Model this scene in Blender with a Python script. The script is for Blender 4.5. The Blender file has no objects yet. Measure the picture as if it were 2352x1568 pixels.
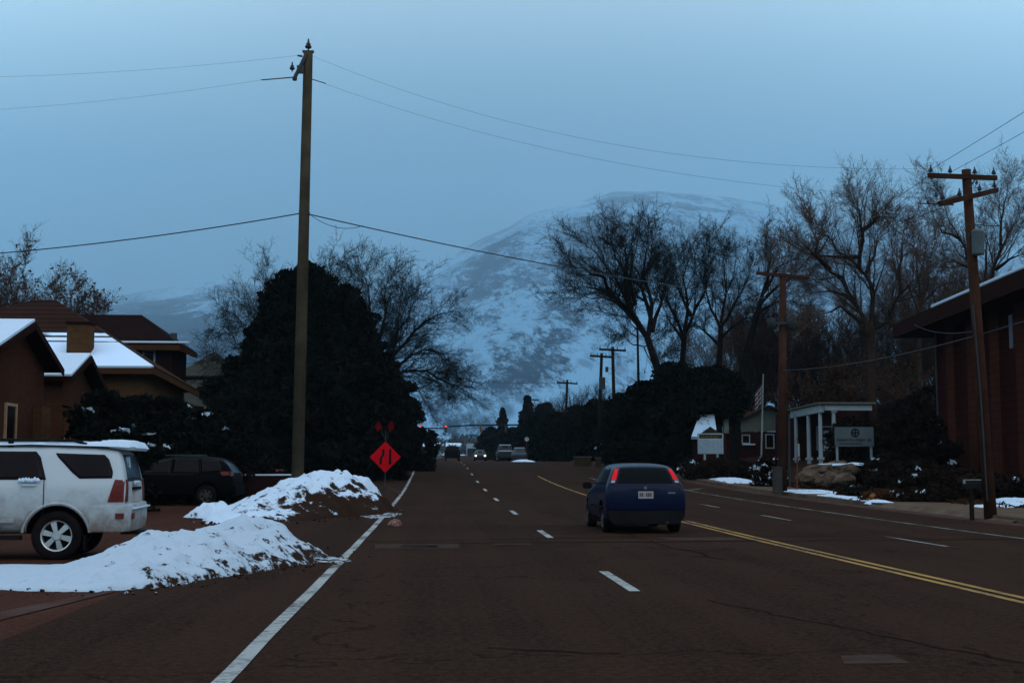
import bpy, bmesh, math, random
import numpy as np
from mathutils import Vector, Matrix, noise as mnoise
from mathutils.bvhtree import BVHTree
sc = bpy.context.scene
C = sc.collection
R = math.radians
# ------------------------------------------------------------------ camera
F = 3000.0; CZ = 1.45
PIT = math.atan(284 / F)
def raw(x, y):
    cx, cy = (x - 1176) / F, (784 - y) / F
    return (cx, math.cos(PIT) - cy * math.sin(PIT), math.sin(PIT) + cy * math.cos(PIT))
_rx, _ry, _ = raw(1000, 1068)
YAW = math.atan2(-_rx, _ry)
cam_d = bpy.data.cameras.new('camera'); cam = bpy.data.objects.new('camera', cam_d); C.objects.link(cam)
cam.location = (0, 0, CZ)
cam.rotation_euler = (math.pi / 2 + PIT, 0, -YAW)
cam_d.sensor_width = 36; cam_d.lens = F / 2352 * 36
cam_d.clip_start = 0.1; cam_d.clip_end = 60000
sc.camera = cam
# ------------------------------------------------------------------ world (overcast winter dusk)
w = bpy.data.worlds.new("World"); sc.world = w; w.use_nodes = True
nt = w.node_tree; nt.nodes.clear(); N = nt.nodes; L = nt.links
wo = N.new('ShaderNodeOutputWorld'); bg = N.new('ShaderNodeBackground'); L.new(bg.outputs[0], wo.inputs[0])
tc = N.new('ShaderNodeTexCoord'); sx = N.new('ShaderNodeSeparateXYZ'); L.new(tc.outputs['Generated'], sx.inputs[0])
cr = N.new('ShaderNodeValToRGB'); L.new(sx.outputs['Z'], cr.inputs[0])
SKY = [(0.0, (0.026, 0.096, 0.175)), (0.12, (0.042, 0.132, 0.220)), (0.22, (0.130, 0.265, 0.365)), (0.34, (0.400, 0.570, 0.660)), (0.6, (0.31, 0.42, 0.54)), (1.0, (0.27, 0.38, 0.53))]
e = cr.color_ramp.elements
e[0].position = SKY[0][0]; e[0].color = (*SKY[0][1], 1)
e[1].position = SKY[-1][0]; e[1].color = (*SKY[-1][1], 1)
for p, c in SKY[1:-1]:
    k = e.new(p); k.color = (*c, 1)
# sky brightened to the sides; the unseen part behind brightened to light front faces
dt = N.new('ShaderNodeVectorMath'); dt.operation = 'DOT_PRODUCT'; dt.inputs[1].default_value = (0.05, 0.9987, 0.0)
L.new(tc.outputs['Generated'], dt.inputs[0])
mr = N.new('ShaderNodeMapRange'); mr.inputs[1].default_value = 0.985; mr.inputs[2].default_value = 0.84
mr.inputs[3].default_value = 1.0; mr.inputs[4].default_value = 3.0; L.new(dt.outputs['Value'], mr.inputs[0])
ns = N.new('ShaderNodeTexNoise'); ns.inputs['Scale'].default_value = 2.2; ns.inputs['Detail'].default_value = 3; L.new(tc.outputs['Generated'], ns.inputs[0])
mr2 = N.new('ShaderNodeMapRange'); mr2.inputs[3].default_value = 0.88; mr2.inputs[4].default_value = 1.12; L.new(ns.outputs[0], mr2.inputs[0])
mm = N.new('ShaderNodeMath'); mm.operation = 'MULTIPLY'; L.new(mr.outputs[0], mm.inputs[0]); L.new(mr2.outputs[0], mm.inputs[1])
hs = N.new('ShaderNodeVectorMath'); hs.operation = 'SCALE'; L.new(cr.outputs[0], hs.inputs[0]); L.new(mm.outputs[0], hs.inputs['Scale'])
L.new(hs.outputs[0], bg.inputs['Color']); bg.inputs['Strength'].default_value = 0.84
sd = bpy.data.lights.new('sun', 'SUN'); so = bpy.data.objects.new('sun', sd); C.objects.link(so)
sd.energy = 0.22; sd.angle = R(25); sd.color = (1.0, 0.72, 0.52)
so.rotation_euler = (R(50), 0, R(35))
sc.view_settings.view_transform = 'Standard'; sc.view_settings.look = 'None'
sc.view_settings.exposure = 0.0; sc.view_settings.gamma = 1.0; sc.view_settings.use_curve_mapping = False
sc.cycles.volume_bounces = 1; sc.cycles.max_bounces = 6

# ------------------------------------------------------------------ layout maths
def ray(x, y):
    a, b, c = raw(x, y); cs, sn = math.cos(YAW), math.sin(YAW)
    return (a * cs + b * sn, -a * sn + b * cs, c)
def P(x, y, Y):
    a, b, c = ray(x, y); t = Y / b
    return Vector((a * t, Y, CZ + c * t))
def XA(x, Y): return P(x, 1068, Y).x
def ZA(y, Y, x=1000): return P(x, y, Y).z
PROF = [(-40, 0), (0, 0), (28, 0), (38.4, .06), (50, .15), (61, .30), (73, .57), (83, .88), (92, 1.18), (105, 1.5), (120, 1.72), (154, 1.93), (200, 2.1), (300, 3.0), (450, 5.0), (700, 9.0), (1300, 20.0), (18000, 40)]
PXs = [p[0] for p in PROF]; PZs = [p[1] for p in PROF]
def zr(Y):
    s = 0
    for d, wt in ((-5, .2), (-2.5, .2), (0, .2), (2.5, .2), (5, .2)): s += wt * float(np.interp(Y + d, PXs, PZs))
    return s
def sstep(a, b, v):
    t = min(1, max(0, (v - a) / (b - a))); return t * t * (3 - 2 * t)
def zg(X, Y):
    z = zr(Y) - 0.03
    if X > 15.0:
        z += 0.12 + 0.85 * sstep(18.0, 25.0, X) * sstep(35, 60, Y) * (1 - sstep(200, 400, Y))
    if X < -9: z += 0.35 * sstep(-9, -14, X) * sstep(28, 40, Y)
    return z
rnd = random.Random(7)

# ------------------------------------------------------------------ materials
MATS = {}
def nmat(name):
    m = bpy.data.materials.new(name); m.use_nodes = True
    return m, m.node_tree, m.node_tree.nodes['Principled BSDF']
def setc(b, col, rough=.8, spec=.3, metal=0):
    b.inputs['Base Color'].default_value = (*col, 1); b.inputs['Roughness'].default_value = rough
    b.inputs['Specular IOR Level'].default_value = spec; b.inputs['Metallic'].default_value = metal
def M(name, col, rough=.8, spec=.3, metal=0, var=.25, scale=3.0, bump=0, bscale=20, coat=0, col2=None, detail=6, thr=None):
    """noise-varied principled material; col2 mixes patches in."""
    if name in MATS: return MATS[name]
    if max(col) < .16 and rough >= .69: spec = .02
    m, t, b = nmat(name); setc(b, col, rough, spec, metal)
    n = t.nodes; l = t.links
    co = n.new('ShaderNodeTexCoord')
    nz = n.new('ShaderNodeTexNoise'); nz.inputs['Scale'].default_value = scale; nz.inputs['Detail'].default_value = detail; nz.inputs['Roughness'].default_value = .65
    l.new(co.outputs['Object'], nz.inputs[0])
    mx = n.new('ShaderNodeMix'); mx.data_type = 'RGBA'
    c2 = col2 if col2 else tuple(c * (1 - var) for c in col)
    c1 = col if col2 else tuple(min(1, c * (1 + var)) for c in col)
    mx.inputs[6].default_value = (*c1, 1); mx.inputs[7].default_value = (*c2, 1)
    r = n.new('ShaderNodeMapRange'); a, bb = thr if thr else (.35, .65)
    r.inputs[1].default_value = a; r.inputs[2].default_value = bb; l.new(nz.outputs[0], r.inputs[0]); l.new(r.outputs[0], mx.inputs[0])
    l.new(mx.outputs[2], b.inputs['Base Color'])
    if bump:
        n2 = n.new('ShaderNodeTexNoise'); n2.inputs['Scale'].default_value = bscale; n2.inputs['Detail'].default_value = 4; l.new(co.outputs['Object'], n2.inputs[0])
        bp = n.new('ShaderNodeBump'); bp.inputs['Strength'].default_value = bump; bp.inputs['Distance'].default_value = .02; l.new(n2.outputs[0], bp.inputs['Height']); l.new(bp.outputs[0], b.inputs['Normal'])
    if coat: b.inputs['Coat Weight'].default_value = coat; b.inputs['Coat Roughness'].default_value = .08
    MATS[name] = m; return m
def emit(name, col, s):
    if name in MATS: return MATS[name]
    m, t, b = nmat(name); setc(b, col, .4); b.inputs['Emission Color'].default_value = (*col, 1); b.inputs['Emission Strength'].default_value = s
    MATS[name] = m; return m

def mat_asphalt(name, base, dark, light):
    m, t, b = nmat(name); n = t.nodes; l = t.links; setc(b, base, 1.0, .02)
    g = n.new('ShaderNodeNewGeometry')
    def nz(sc_, det, vec=None, rg=.6):
        k = n.new('ShaderNodeTexNoise'); k.inputs['Scale'].default_value = sc_; k.inputs['Detail'].default_value = det; k.inputs['Roughness'].default_value = rg
        l.new(vec if vec else g.outputs['Position'], k.inputs[0]); return k.outputs[0]
    def rng(v, a, bb, c, d):
        r = n.new('ShaderNodeMapRange'); [setattr(r.inputs[i], 'default_value', x) for i, x in ((1, a), (2, bb), (3, c), (4, d))]; l.new(v, r.inputs[0]); return r.outputs[0]
    def mix(f, c1, c2):
        k = n.new('ShaderNodeMix'); k.data_type = 'RGBA'
        l.new(f, k.inputs[0]) if hasattr(f, 'links') else setattr(k.inputs[0], 'default_value', f)
        for i, c in ((6, c1), (7, c2)):
            if isinstance(c, tuple): k.inputs[i].default_value = (*c, 1)
            else: l.new(c, k.inputs[i])
        return k.outputs[2]
    # wheel-track streaks along Y
    mp = n.new('ShaderNodeMapping'); mp.inputs['Scale'].default_value = (1.2, .03, 1); l.new(g.outputs['Position'], mp.inputs[0])
    streak = nz(1.0, 4, mp.outputs[0])
    big = nz(.18, 4); grain = nz(40, 3, rg=.85); mid = nz(2.3, 6)
    c = mix(rng(streak, .42, .60, 0, 1), dark, base)
    c = mix(rng(big, .4, .7, 0, .6), c, light)
    c = mix(rng(mid, .45, .75, 0, .35), c, dark)
    c = mix(rng(nz(13, 3, rg=.9), .40, .66, 0, .75), c, tuple(x * 1.5 for x in light))
    spk = rng(grain, .60, .70, 0, .8)
    c = mix(spk, c, tuple(x * 2.6 for x in light))
    # cracks
    v = n.new('ShaderNodeTexVoronoi'); v.feature = 'DISTANCE_TO_EDGE'; v.inputs['Scale'].default_value = .16
    wv = n.new('ShaderNodeVectorMath'); wv.operation = 'ADD'; cn = n.new('ShaderNodeTexNoise'); cn.inputs['Scale'].default_value = 1.2; cn.inputs['Detail'].default_value = 5
    l.new(g.outputs['Position'], cn.inputs[0]); scv = n.new('ShaderNodeVectorMath'); scv.operation = 'SCALE'; scv.inputs['Scale'].default_value = 2.0; l.new(cn.outputs[1], scv.inputs[0])
    l.new(g.outputs['Position'], wv.inputs[0]); l.new(scv.outputs[0], wv.inputs[1]); l.new(wv.outputs[0], v.inputs[0])
    ck = rng(v.outputs[0], .0, .006, .75, 0)
    c = mix(ck, c, tuple(x * .35 for x in dark))
    l.new(c, b.inputs['Base Color'])
    bp = n.new('ShaderNodeBump'); bp.inputs['Strength'].default_value = .5; bp.inputs['Distance'].default_value = .006; l.new(grain, bp.inputs['Height']); l.new(bp.outputs[0], b.inputs['Normal'])
    MATS[name] = m; return m
asphalt = mat_asphalt('asphalt', (.025, .0102, .0054), (.013, .0050, .0029), (.036, .0172, .0098))
lot_mat = mat_asphalt('lot_asphalt', (.042, .0135, .0072), (.024, .0070, .0042), (.060, .0230, .0135))

def mat_paint(name, col, wear=.5, under=(.034, .015, .0095)):
    m, t, b = nmat(name); n = t.nodes; l = t.links; setc(b, col, .7, .2)
    g = n.new('ShaderNodeNewGeometry'); k = n.new('ShaderNodeTexNoise'); k.inputs['Scale'].default_value = 9; k.inputs['Detail'].default_value = 7; k.inputs['Roughness'].default_value = .75; l.new(g.outputs['Position'], k.inputs[0])
    k2 = n.new('ShaderNodeTexNoise'); k2.inputs['Scale'].default_value = .7; k2.inputs['Detail'].default_value = 3; l.new(g.outputs['Position'], k2.inputs[0])
    ad = n.new('ShaderNodeMath'); ad.operation = 'ADD'; l.new(k.outputs[0], ad.inputs[0]); l.new(k2.outputs[0], ad.inputs[1])
    r = n.new('ShaderNodeMapRange'); r.inputs[1].default_value = 1.28 - wear * .4; r.inputs[2].default_value = 1.42 - wear * .3; l.new(ad.outputs[0], r.inputs[0])
    mx = n.new('ShaderNodeMix'); mx.data_type = 'RGBA'; mx.inputs[6].default_value = (*col, 1); mx.inputs[7].default_value = (*under, 1); l.new(r.outputs[0], mx.inputs[0]); l.new(mx.outputs[2], b.inputs['Base Color'])
    MATS[name] = m; return m

def mat_snow(name, dirt=0.0, steep=0.0, base=(.60, .64, .70), dcol=(.030, .014, .008), scale=3.0, low=None):
    m, t, b = nmat(name); n = t.nodes; l = t.links; setc(b, base, .95, .04)
    g = n.new('ShaderNodeNewGeometry'); k = n.new('ShaderNodeTexNoise'); k.inputs['Scale'].default_value = scale; k.inputs['Detail'].default_value = 8; k.inputs['Roughness'].default_value = .72; l.new(g.outputs['Position'], k.inputs[0])
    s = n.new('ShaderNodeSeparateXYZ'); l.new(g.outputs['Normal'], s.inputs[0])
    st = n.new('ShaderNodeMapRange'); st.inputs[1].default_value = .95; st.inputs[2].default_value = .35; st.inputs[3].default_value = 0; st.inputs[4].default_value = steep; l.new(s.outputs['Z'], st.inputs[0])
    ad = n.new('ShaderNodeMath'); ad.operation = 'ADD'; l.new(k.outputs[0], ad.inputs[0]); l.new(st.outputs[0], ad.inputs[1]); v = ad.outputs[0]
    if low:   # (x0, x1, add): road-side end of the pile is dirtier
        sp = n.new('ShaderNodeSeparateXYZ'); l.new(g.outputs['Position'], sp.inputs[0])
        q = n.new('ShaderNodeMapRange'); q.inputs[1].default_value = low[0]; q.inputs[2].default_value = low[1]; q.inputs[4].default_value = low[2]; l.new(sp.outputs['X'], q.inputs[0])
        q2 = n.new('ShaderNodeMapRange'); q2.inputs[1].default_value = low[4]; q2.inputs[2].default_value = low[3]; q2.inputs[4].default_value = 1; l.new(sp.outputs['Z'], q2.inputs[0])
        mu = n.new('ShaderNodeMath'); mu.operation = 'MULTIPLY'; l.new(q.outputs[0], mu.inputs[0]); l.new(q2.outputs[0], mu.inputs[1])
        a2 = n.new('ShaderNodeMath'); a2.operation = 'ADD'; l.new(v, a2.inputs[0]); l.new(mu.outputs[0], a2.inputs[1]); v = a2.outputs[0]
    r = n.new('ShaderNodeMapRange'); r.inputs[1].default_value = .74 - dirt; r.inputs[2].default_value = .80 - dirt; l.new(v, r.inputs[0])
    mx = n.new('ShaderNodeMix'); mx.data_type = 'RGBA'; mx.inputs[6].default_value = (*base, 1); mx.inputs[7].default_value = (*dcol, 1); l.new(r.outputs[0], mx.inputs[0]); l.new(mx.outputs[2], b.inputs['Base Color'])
    k2 = n.new('ShaderNodeTexNoise'); k2.inputs['Scale'].default_value = 9; k2.inputs['Detail'].default_value = 6; l.new(g.outputs['Position'], k2.inputs[0])
    bp = n.new('ShaderNodeBump'); bp.inputs['Strength'].default_value = .7; bp.inputs['Distance'].default_value = .05; l.new(k2.outputs[0], bp.inputs['Height']); l.new(bp.outputs[0], b.inputs['Normal'])
    MATS[name] = m; return m

def mat_brick(name, c1, c2, mortar, scale=1.0):
    m, t, b = nmat(name); n = t.nodes; l = t.links; setc(b, c1, .95, .02)
    g = n.new('ShaderNodeTexCoord'); s = n.new('ShaderNodeSeparateXYZ'); l.new(g.outputs['Object'], s.inputs[0])
    ad = n.new('ShaderNodeMath'); ad.operation = 'ADD'; l.new(s.outputs['X'], ad.inputs[0]); l.new(s.outputs['Y'], ad.inputs[1])
    cb = n.new('ShaderNodeCombineXYZ'); l.new(ad.outputs[0], cb.inputs['X']); l.new(s.outputs['Z'], cb.inputs['Y'])
    br = n.new('ShaderNodeTexBrick'); br.inputs['Scale'].default_value = scale; br.inputs['Brick Width'].default_value = .22; br.inputs['Row Height'].default_value = .075
    br.inputs['Mortar Size'].default_value = .008; br.inputs['Color1'].default_value = (*c1, 1); br.inputs['Color2'].default_value = (*c2, 1); br.inputs['Mortar'].default_value = (*mortar, 1)
    l.new(cb.outputs[0], br.inputs[0])
    k = n.new('ShaderNodeTexNoise'); k.inputs['Scale'].default_value = .8; k.inputs['Detail'].default_value = 6; l.new(g.outputs['Object'], k.inputs[0])
    r = n.new('ShaderNodeMapRange'); r.inputs[3].default_value = .6; r.inputs[4].default_value = 1.35; l.new(k.outputs[0], r.inputs[0])
    vs = n.new('ShaderNodeVectorMath'); vs.operation = 'SCALE'; l.new(br.outputs[0], vs.inputs[0]); l.new(r.outputs[0], vs.inputs['Scale']); l.new(vs.outputs[0], b.inputs['Base Color'])
    MATS[name] = m; return m

def mat_bands(name, col, dark, period, axis='Z', snow=None, thin=.25):
    """roof courses / siding laps; snow=(z_low,z_high) leaves snow below z_low fading to bare above z_high with bare course stripes between"""
    m, t, b = nmat(name); n = t.nodes; l = t.links; setc(b, col, .95, .02)
    g = n.new('ShaderNodeNewGeometry'); s = n.new('ShaderNodeSeparateXYZ'); l.new(g.outputs['Position'], s.inputs[0])
    mu = n.new('ShaderNodeMath'); mu.operation = 'MULTIPLY'; mu.inputs[1].default_value = 1 / period; l.new(s.outputs[axis], mu.inputs[0])
    fr = n.new('ShaderNodeMath'); fr.operation = 'FRACT'; l.new(mu.outputs[0], fr.inputs[0])
    k = n.new('ShaderNodeTexNoise'); k.inputs['Scale'].default_value = 1.3; k.inputs['Detail'].default_value = 6; l.new(g.outputs['Position'], k.inputs[0])
    r = n.new('ShaderNodeMapRange'); r.inputs[1].default_value = thin; r.inputs[2].default_value = thin * .3; l.new(fr.outputs[0], r.inputs[0])
    mx = n.new('ShaderNodeMix'); mx.data_type = 'RGBA'; mx.inputs[6].default_value = (*col, 1); mx.inputs[7].default_value = (*dark, 1); l.new(r.outputs[0], mx.inputs[0])
    r2 = n.new('ShaderNodeMapRange'); r2.inputs[3].default_value = .6; r2.inputs[4].default_value = 1.4; l.new(k.outputs[0], r2.inputs[0])
    vs = n.new('ShaderNodeVectorMath'); vs.operation = 'SCALE'; l.new(mx.outputs[2], vs.inputs[0]); l.new(r2.outputs[0], vs.inputs['Scale']); out = vs.outputs[0]
    if snow:
        zz = n.new('ShaderNodeMapRange'); zz.inputs[1].default_value = snow[0]; zz.inputs[2].default_value = snow[1]; zz.inputs[3].default_value = 1.35; zz.inputs[4].default_value = -.35; l.new(s.outputs['Z'], zz.inputs[0])
        mp = n.new('ShaderNodeMapping'); mp.inputs['Scale'].default_value = (.35, .35, 2.4); l.new(g.outputs['Position'], mp.inputs[0])
        k3 = n.new('ShaderNodeTexNoise'); k3.inputs['Scale'].default_value = 1.6; k3.inputs['Detail'].default_value = 7; l.new(mp.outputs[0], k3.inputs[0])
        a = n.new('ShaderNodeMath'); a.operation = 'ADD'; l.new(zz.outputs[0], a.inputs[0]); l.new(k3.outputs[0], a.inputs[1])
        st = n.new('ShaderNodeMath'); st.operation = 'MULTIPLY'; st.inputs[1].default_value = -.45; l.new(r.outputs[0], st.inputs[0])
        a2 = n.new('ShaderNodeMath'); a2.operation = 'ADD'; l.new(a.outputs[0], a2.inputs[0]); l.new(st.outputs[0], a2.inputs[1])
        q = n.new('ShaderNodeMapRange'); q.inputs[1].default_value = .92; q.inputs[2].default_value = 1.0; l.new(a2.outputs[0], q.inputs[0])
        m2 = n.new('ShaderNodeMix'); m2.data_type = 'RGBA'; l.new(q.outputs[0], m2.inputs[0]); l.new(out, m2.inputs[6]); m2.inputs[7].default_value = (.72, .78, .88, 1); out = m2.outputs[2]
    l.new(out, b.inputs['Base Color']); MATS[name] = m; return m

SNOW = mat_snow('snow_clean', .02, .0)
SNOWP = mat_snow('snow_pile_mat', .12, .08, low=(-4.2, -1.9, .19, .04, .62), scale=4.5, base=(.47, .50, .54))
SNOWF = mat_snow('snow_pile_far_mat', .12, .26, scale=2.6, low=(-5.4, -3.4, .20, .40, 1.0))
SNOWR = mat_snow('snow_verge_mat', .16, .1, scale=2.4)
SLUSH = mat_snow('slush', .27, .1, scale=7, base=(.40, .42, .44))
bark = M('bark', (.036, .019, .012), .95, .1, var=.4, scale=2)
barkm = M('bark_mid', (.012, .008, .006), .95, .1, var=.4, scale=2)
barkr = M('bark_brown', (.028, .015, .010), .95, .1, var=.4, scale=2)
barkd = M('bark_dark', (.010, .0075, .006), .95, .1, var=.4, scale=2)
twigr = M('twig_brown', (.078, .042, .026), .95, .1, var=.3, scale=.5)  # brown lifted to paint in a pale veil of light over right-hand trees
needle = M('needles', (.0055, .0060, .0045), .95, .05, var=.5, scale=.6)
needle2 = M('needles_brown', (.014, .0075, .0048), .95, .05, var=.5, scale=.8)
deadleaf = M('dead_leaf', (.05, .019, .009), .95, .1, var=.4, scale=.6)
polew = M('pole_wood', (.052, .037, .022), .9, .15, var=.35, scale=1.2, bump=.4, bscale=8)
polewr = M('pole_wood_red', (.048, .019, .011), .9, .15, var=.35, scale=1.2, bump=.4, bscale=8)
poled = M('pole_wood_dark', (.014, .009, .006), .9, .15, var=.3)
iron = M('dark_iron', (.02, .018, .018), .6, .4, var=.2)
steel = M('grey_steel', (.085, .10, .10), .5, .4, var=.15)
rubber = M('rubber', (.012, .008, .008), .85, .2, var=.3)
glass = M('dark_glass', (.008, .003, .003), .15, .08, var=.3)
whitep = M('white_paint', (.52, .50, .49), .5, .3, scale=1.4, coat=.15, col2=(.40, .37, .35), thr=(.45, .7))
trimw = M('white_trim', (.27, .29, .29), .6, .3, var=.1)
def mat_grime():
    m, t, b = nmat('grimy_white_paint'); n = t.nodes; l = t.links; setc(b, (.5, .5, .5), .5, .3); b.inputs['Coat Weight'].default_value = .12
    tc_ = n.new('ShaderNodeTexCoord'); s_ = n.new('ShaderNodeSeparateXYZ'); l.new(tc_.outputs['Object'], s_.inputs[0]); k = n.new('ShaderNodeTexNoise'); k.inputs['Scale'].default_value = 3.5; k.inputs['Detail'].default_value = 8; k.inputs['Roughness'].default_value = .7; l.new(tc_.outputs['Object'], k.inputs[0])
    z = n.new('ShaderNodeMapRange'); z.inputs[1].default_value = 1.25; z.inputs[2].default_value = .35; z.inputs[3].default_value = -.28; z.inputs[4].default_value = .42; l.new(s_.outputs['Z'], z.inputs[0]); a = n.new('ShaderNodeMath'); a.operation = 'ADD'; l.new(z.outputs[0], a.inputs[0]); l.new(k.outputs[0], a.inputs[1])
    r = n.new('ShaderNodeMapRange'); r.inputs[1].default_value = .35; r.inputs[2].default_value = .95; l.new(a.outputs[0], r.inputs[0]); mx = n.new('ShaderNodeMix'); mx.data_type = 'RGBA'; mx.inputs[6].default_value = (.45, .44, .43, 1); mx.inputs[7].default_value = (.13, .080, .056, 1); l.new(r.outputs[0], mx.inputs[0]); l.new(mx.outputs[2], b.inputs['Base Color'])
    r2 = n.new('ShaderNodeMapRange'); r2.inputs[3].default_value = .4; r2.inputs[4].default_value = .9; l.new(r.outputs[0], r2.inputs[0]); l.new(r2.outputs[0], b.inputs['Roughness']); return m
whitep = mat_grime()
blackp = M('black_car_paint', (.003, .0025, .0025), .62, .03, var=.1)
maroon = M('maroon_car_paint', (.016, .002, .002), .4, .08, var=.1)
bluep = M('blue_car_paint', (.0016, .0022, .019), .34, .12, var=.1, coat=.07)
blackpl = M('black_plastic', (.012, .010, .010), .7, .3, var=.2)
chrome = M('alloy', (.50, .46, .42), .35, .6, .6, var=.1)
redl = M('red_lens', (.12, .016, .012), .4, .12, var=.2, scale=8)
redl_on = emit('red_lens_lit', (.60, .010, .012), .30); redl_on.node_tree.nodes['Principled BSDF'].inputs['Specular IOR Level'].default_value = .05
head_on = emit('headlight_lit', (1.0, .80, .50), 6.0)
sig_red = emit('signal_red_lit', (1.0, .06, .05), 1.6)
orange = M('orange_sign', (.52, .004, .010), .8, .03, var=.08)
orange_flag = M('orange_flag', (.11, .003, .005), .8, .1, var=.2)
black = M('black_marking', (.008, .007, .007), .7, .2, var=.1)

# ------------------------------------------------------------------ mesh builder
def root_loc(p):
    v = Vector((0, 0, 0))
    while p: v += p.location; p = p.parent
    return v
class MB:
    def __init__(s): s.v = []; s.f = []; s.m = []
    def add(s, vs, fs, mi=0):
        o = len(s.v); s.v += [tuple(v) for v in vs]; s.f += [tuple(i + o for i in f) for f in fs]; s.m += [mi] * len(fs); return s
    def box(s, c, d, rz=0, mi=0, mat=None):
        pts = [Vector((x * d[0] / 2, y * d[1] / 2, z * d[2] / 2)) for x in (-1, 1) for y in (-1, 1) for z in (-1, 1)]
        M_ = mat if mat else Matrix.Rotation(rz, 3, 'Z')
        pts = [M_ @ p + Vector(c) for p in pts]
        return s.add(pts, [(0, 1, 3, 2), (4, 6, 7, 5), (0, 4, 5, 1), (2, 3, 7, 6), (0, 2, 6, 4), (1, 5, 7, 3)], mi)
    def tube(s, pts, rads, n=8, mi=0, cap=True):
        pts = [Vector(p) for p in pts]
        if not hasattr(rads, '__len__'): rads = [rads] * len(pts)
        rings = []; up = Vector((.13, .31, .94)).normalized(); prev = None
        for i, p in enumerate(pts):
            d = (pts[min(i + 1, len(pts) - 1)] - pts[max(i - 1, 0)]).normalized()
            a = d.cross(Vector((1, 0, 0)) if prev is None and abs(d.z) > .9 else (up if prev is None else prev.cross(d)))
            if a.length < 1e-4: a = d.orthogonal()
            a.normalize(); b = d.cross(a).normalized(); prev = a
            # keep frame consistent
            prev = a
            rings.append([p + (a * math.cos(2 * math.pi * k / n) + b * math.sin(2 * math.pi * k / n)) * rads[i] for k in range(n)])
            up = b
        vs = [q for r_ in rings for q in r_]; fs = []
        for i in range(len(pts) - 1):
            for k in range(n):
                fs.append((i * n + k, i * n + (k + 1) % n, (i + 1) * n + (k + 1) % n, (i + 1) * n + k))
        if cap: fs.append(tuple(range(n - 1, -1, -1))); fs.append(tuple(range((len(pts) - 1) * n, len(pts) * n)))
        return s.add(vs, fs, mi)
    def straight(s, a, b, r0, r1=None, n=8, mi=0): return s.tube2([a, b], [r0, r0 if r1 is None else r1], n, mi)
    def tube2(s, pts, rads, n=8, mi=0):
        """fixed-frame tube (no twist): frame from overall direction"""
        pts = [Vector(p) for p in pts]
        if not hasattr(rads, '__len__'): rads = [rads] * len(pts)
        d = (pts[-1] - pts[0]).normalized(); a0 = d.orthogonal().normalized()
        vs = []; 
        for i, p in enumerate(pts):
            t = (pts[min(i + 1, len(pts) - 1)] - pts[max(i - 1, 0)]).normalized()
            a = (a0 - t * a0.dot(t)).normalized(); b = t.cross(a)
            vs += [p + (a * math.cos(2 * math.pi * k / n) + b * math.sin(2 * math.pi * k / n)) * rads[i] for k in range(n)]
        fs = [(i * n + k, i * n + (k + 1) % n, (i + 1) * n + (k + 1) % n, (i + 1) * n + k) for i in range(len(pts) - 1) for k in range(n)]
        fs += [tuple(range(n - 1, -1, -1)), tuple(range((len(pts) - 1) * n, len(pts) * n))]
        return s.add(vs, fs, mi)
    def lathe(s, prof, n=16, c=(0, 0, 0), axis='Z', mi=0):
        vs = []; fs = []
        for r_, h in prof:
            for k in range(n):
                a = 2 * math.pi * k / n; x, y = r_ * math.cos(a), r_ * math.sin(a)
                p = (x, y, h) if axis == 'Z' else ((h, x, y) if axis == 'X' else (y, h, x))
                vs.append((p[0] + c[0], p[1] + c[1], p[2] + c[2]))
        for i in range(len(prof) - 1):
            for k in range(n): fs.append((i * n + k, i * n + (k + 1) % n, (i + 1) * n + (k + 1) % n, (i + 1) * n + k))
        return s.add(vs, fs, mi)
    def slab(s, pts, th, mi=0):
        """planar polygon given thickness along its normal (downwards if roof)"""
        pts = [Vector(p) for p in pts]; nn = (pts[1] - pts[0]).cross(pts[2] - pts[0]).normalized()
        if nn.z < 0: nn = -nn
        k = len(pts); vs = pts + [p - nn * th for p in pts]
        fs = [tuple(range(k)), tuple(range(2 * k - 1, k - 1, -1))] + [(i, (i + 1) % k, k + (i + 1) % k, k + i) for i in range(k)]
        return s.add(vs, fs, mi)
    def prism(s, pts, ext, mi=0):
        pts = [Vector(p) for p in pts]; k = len(pts); e_ = Vector(ext); vs = pts + [p + e_ for p in pts]
        fs = [tuple(range(k)), tuple(range(2 * k - 1, k - 1, -1))] + [(i, (i + 1) % k, k + (i + 1) % k, k + i) for i in range(k)]
        return s.add(vs, fs, mi)
    def build(s, name, mats, parent=None, world=True, smooth=False, bevel=0):
        me = bpy.data.meshes.new(name)
        off = root_loc(parent) if (parent and world) else Vector((0, 0, 0))
        me.from_pydata([(v[0] - off.x, v[1] - off.y, v[2] - off.z) for v in s.v], [], s.f)
        if not isinstance(mats, (list, tuple)): mats = [mats]
        for m_ in mats: me.materials.append(m_)
        me.polygons.foreach_set('material_index', s.m)
        bm = bmesh.new(); bm.from_mesh(me); bmesh.ops.recalc_face_normals(bm, faces=bm.faces)
        if bevel: bmesh.ops.bevel(bm, geom=[e_ for e_ in bm.edges if len(e_.link_faces) == 2 and e_.calc_face_angle(0) > .6], offset=bevel, segments=2, affect='EDGES')
        bm.to_mesh(me); bm.free()
        if smooth: me.polygons.foreach_set('use_smooth', [True] * len(me.polygons))
        o = bpy.data.objects.new(name, me); C.objects.link(o)
        if parent: o.parent = parent
        return o
def tag(o, label=None, cat=None, group=None, kind=None):
    for k, v in (('label', label), ('category', cat), ('group', group), ('kind', kind)):
        if v: o[k] = v
    return o
def thing(name, label, cat, loc, rz=0, group=None):
    o = bpy.data.objects.new(name, None); C.objects.link(o); o.location = loc; o.rotation_euler = (0, 0, rz); o.empty_display_size = .2
    return tag(o, label, cat, group)
def struct(o): o['kind'] = 'structure'; return o
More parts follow.
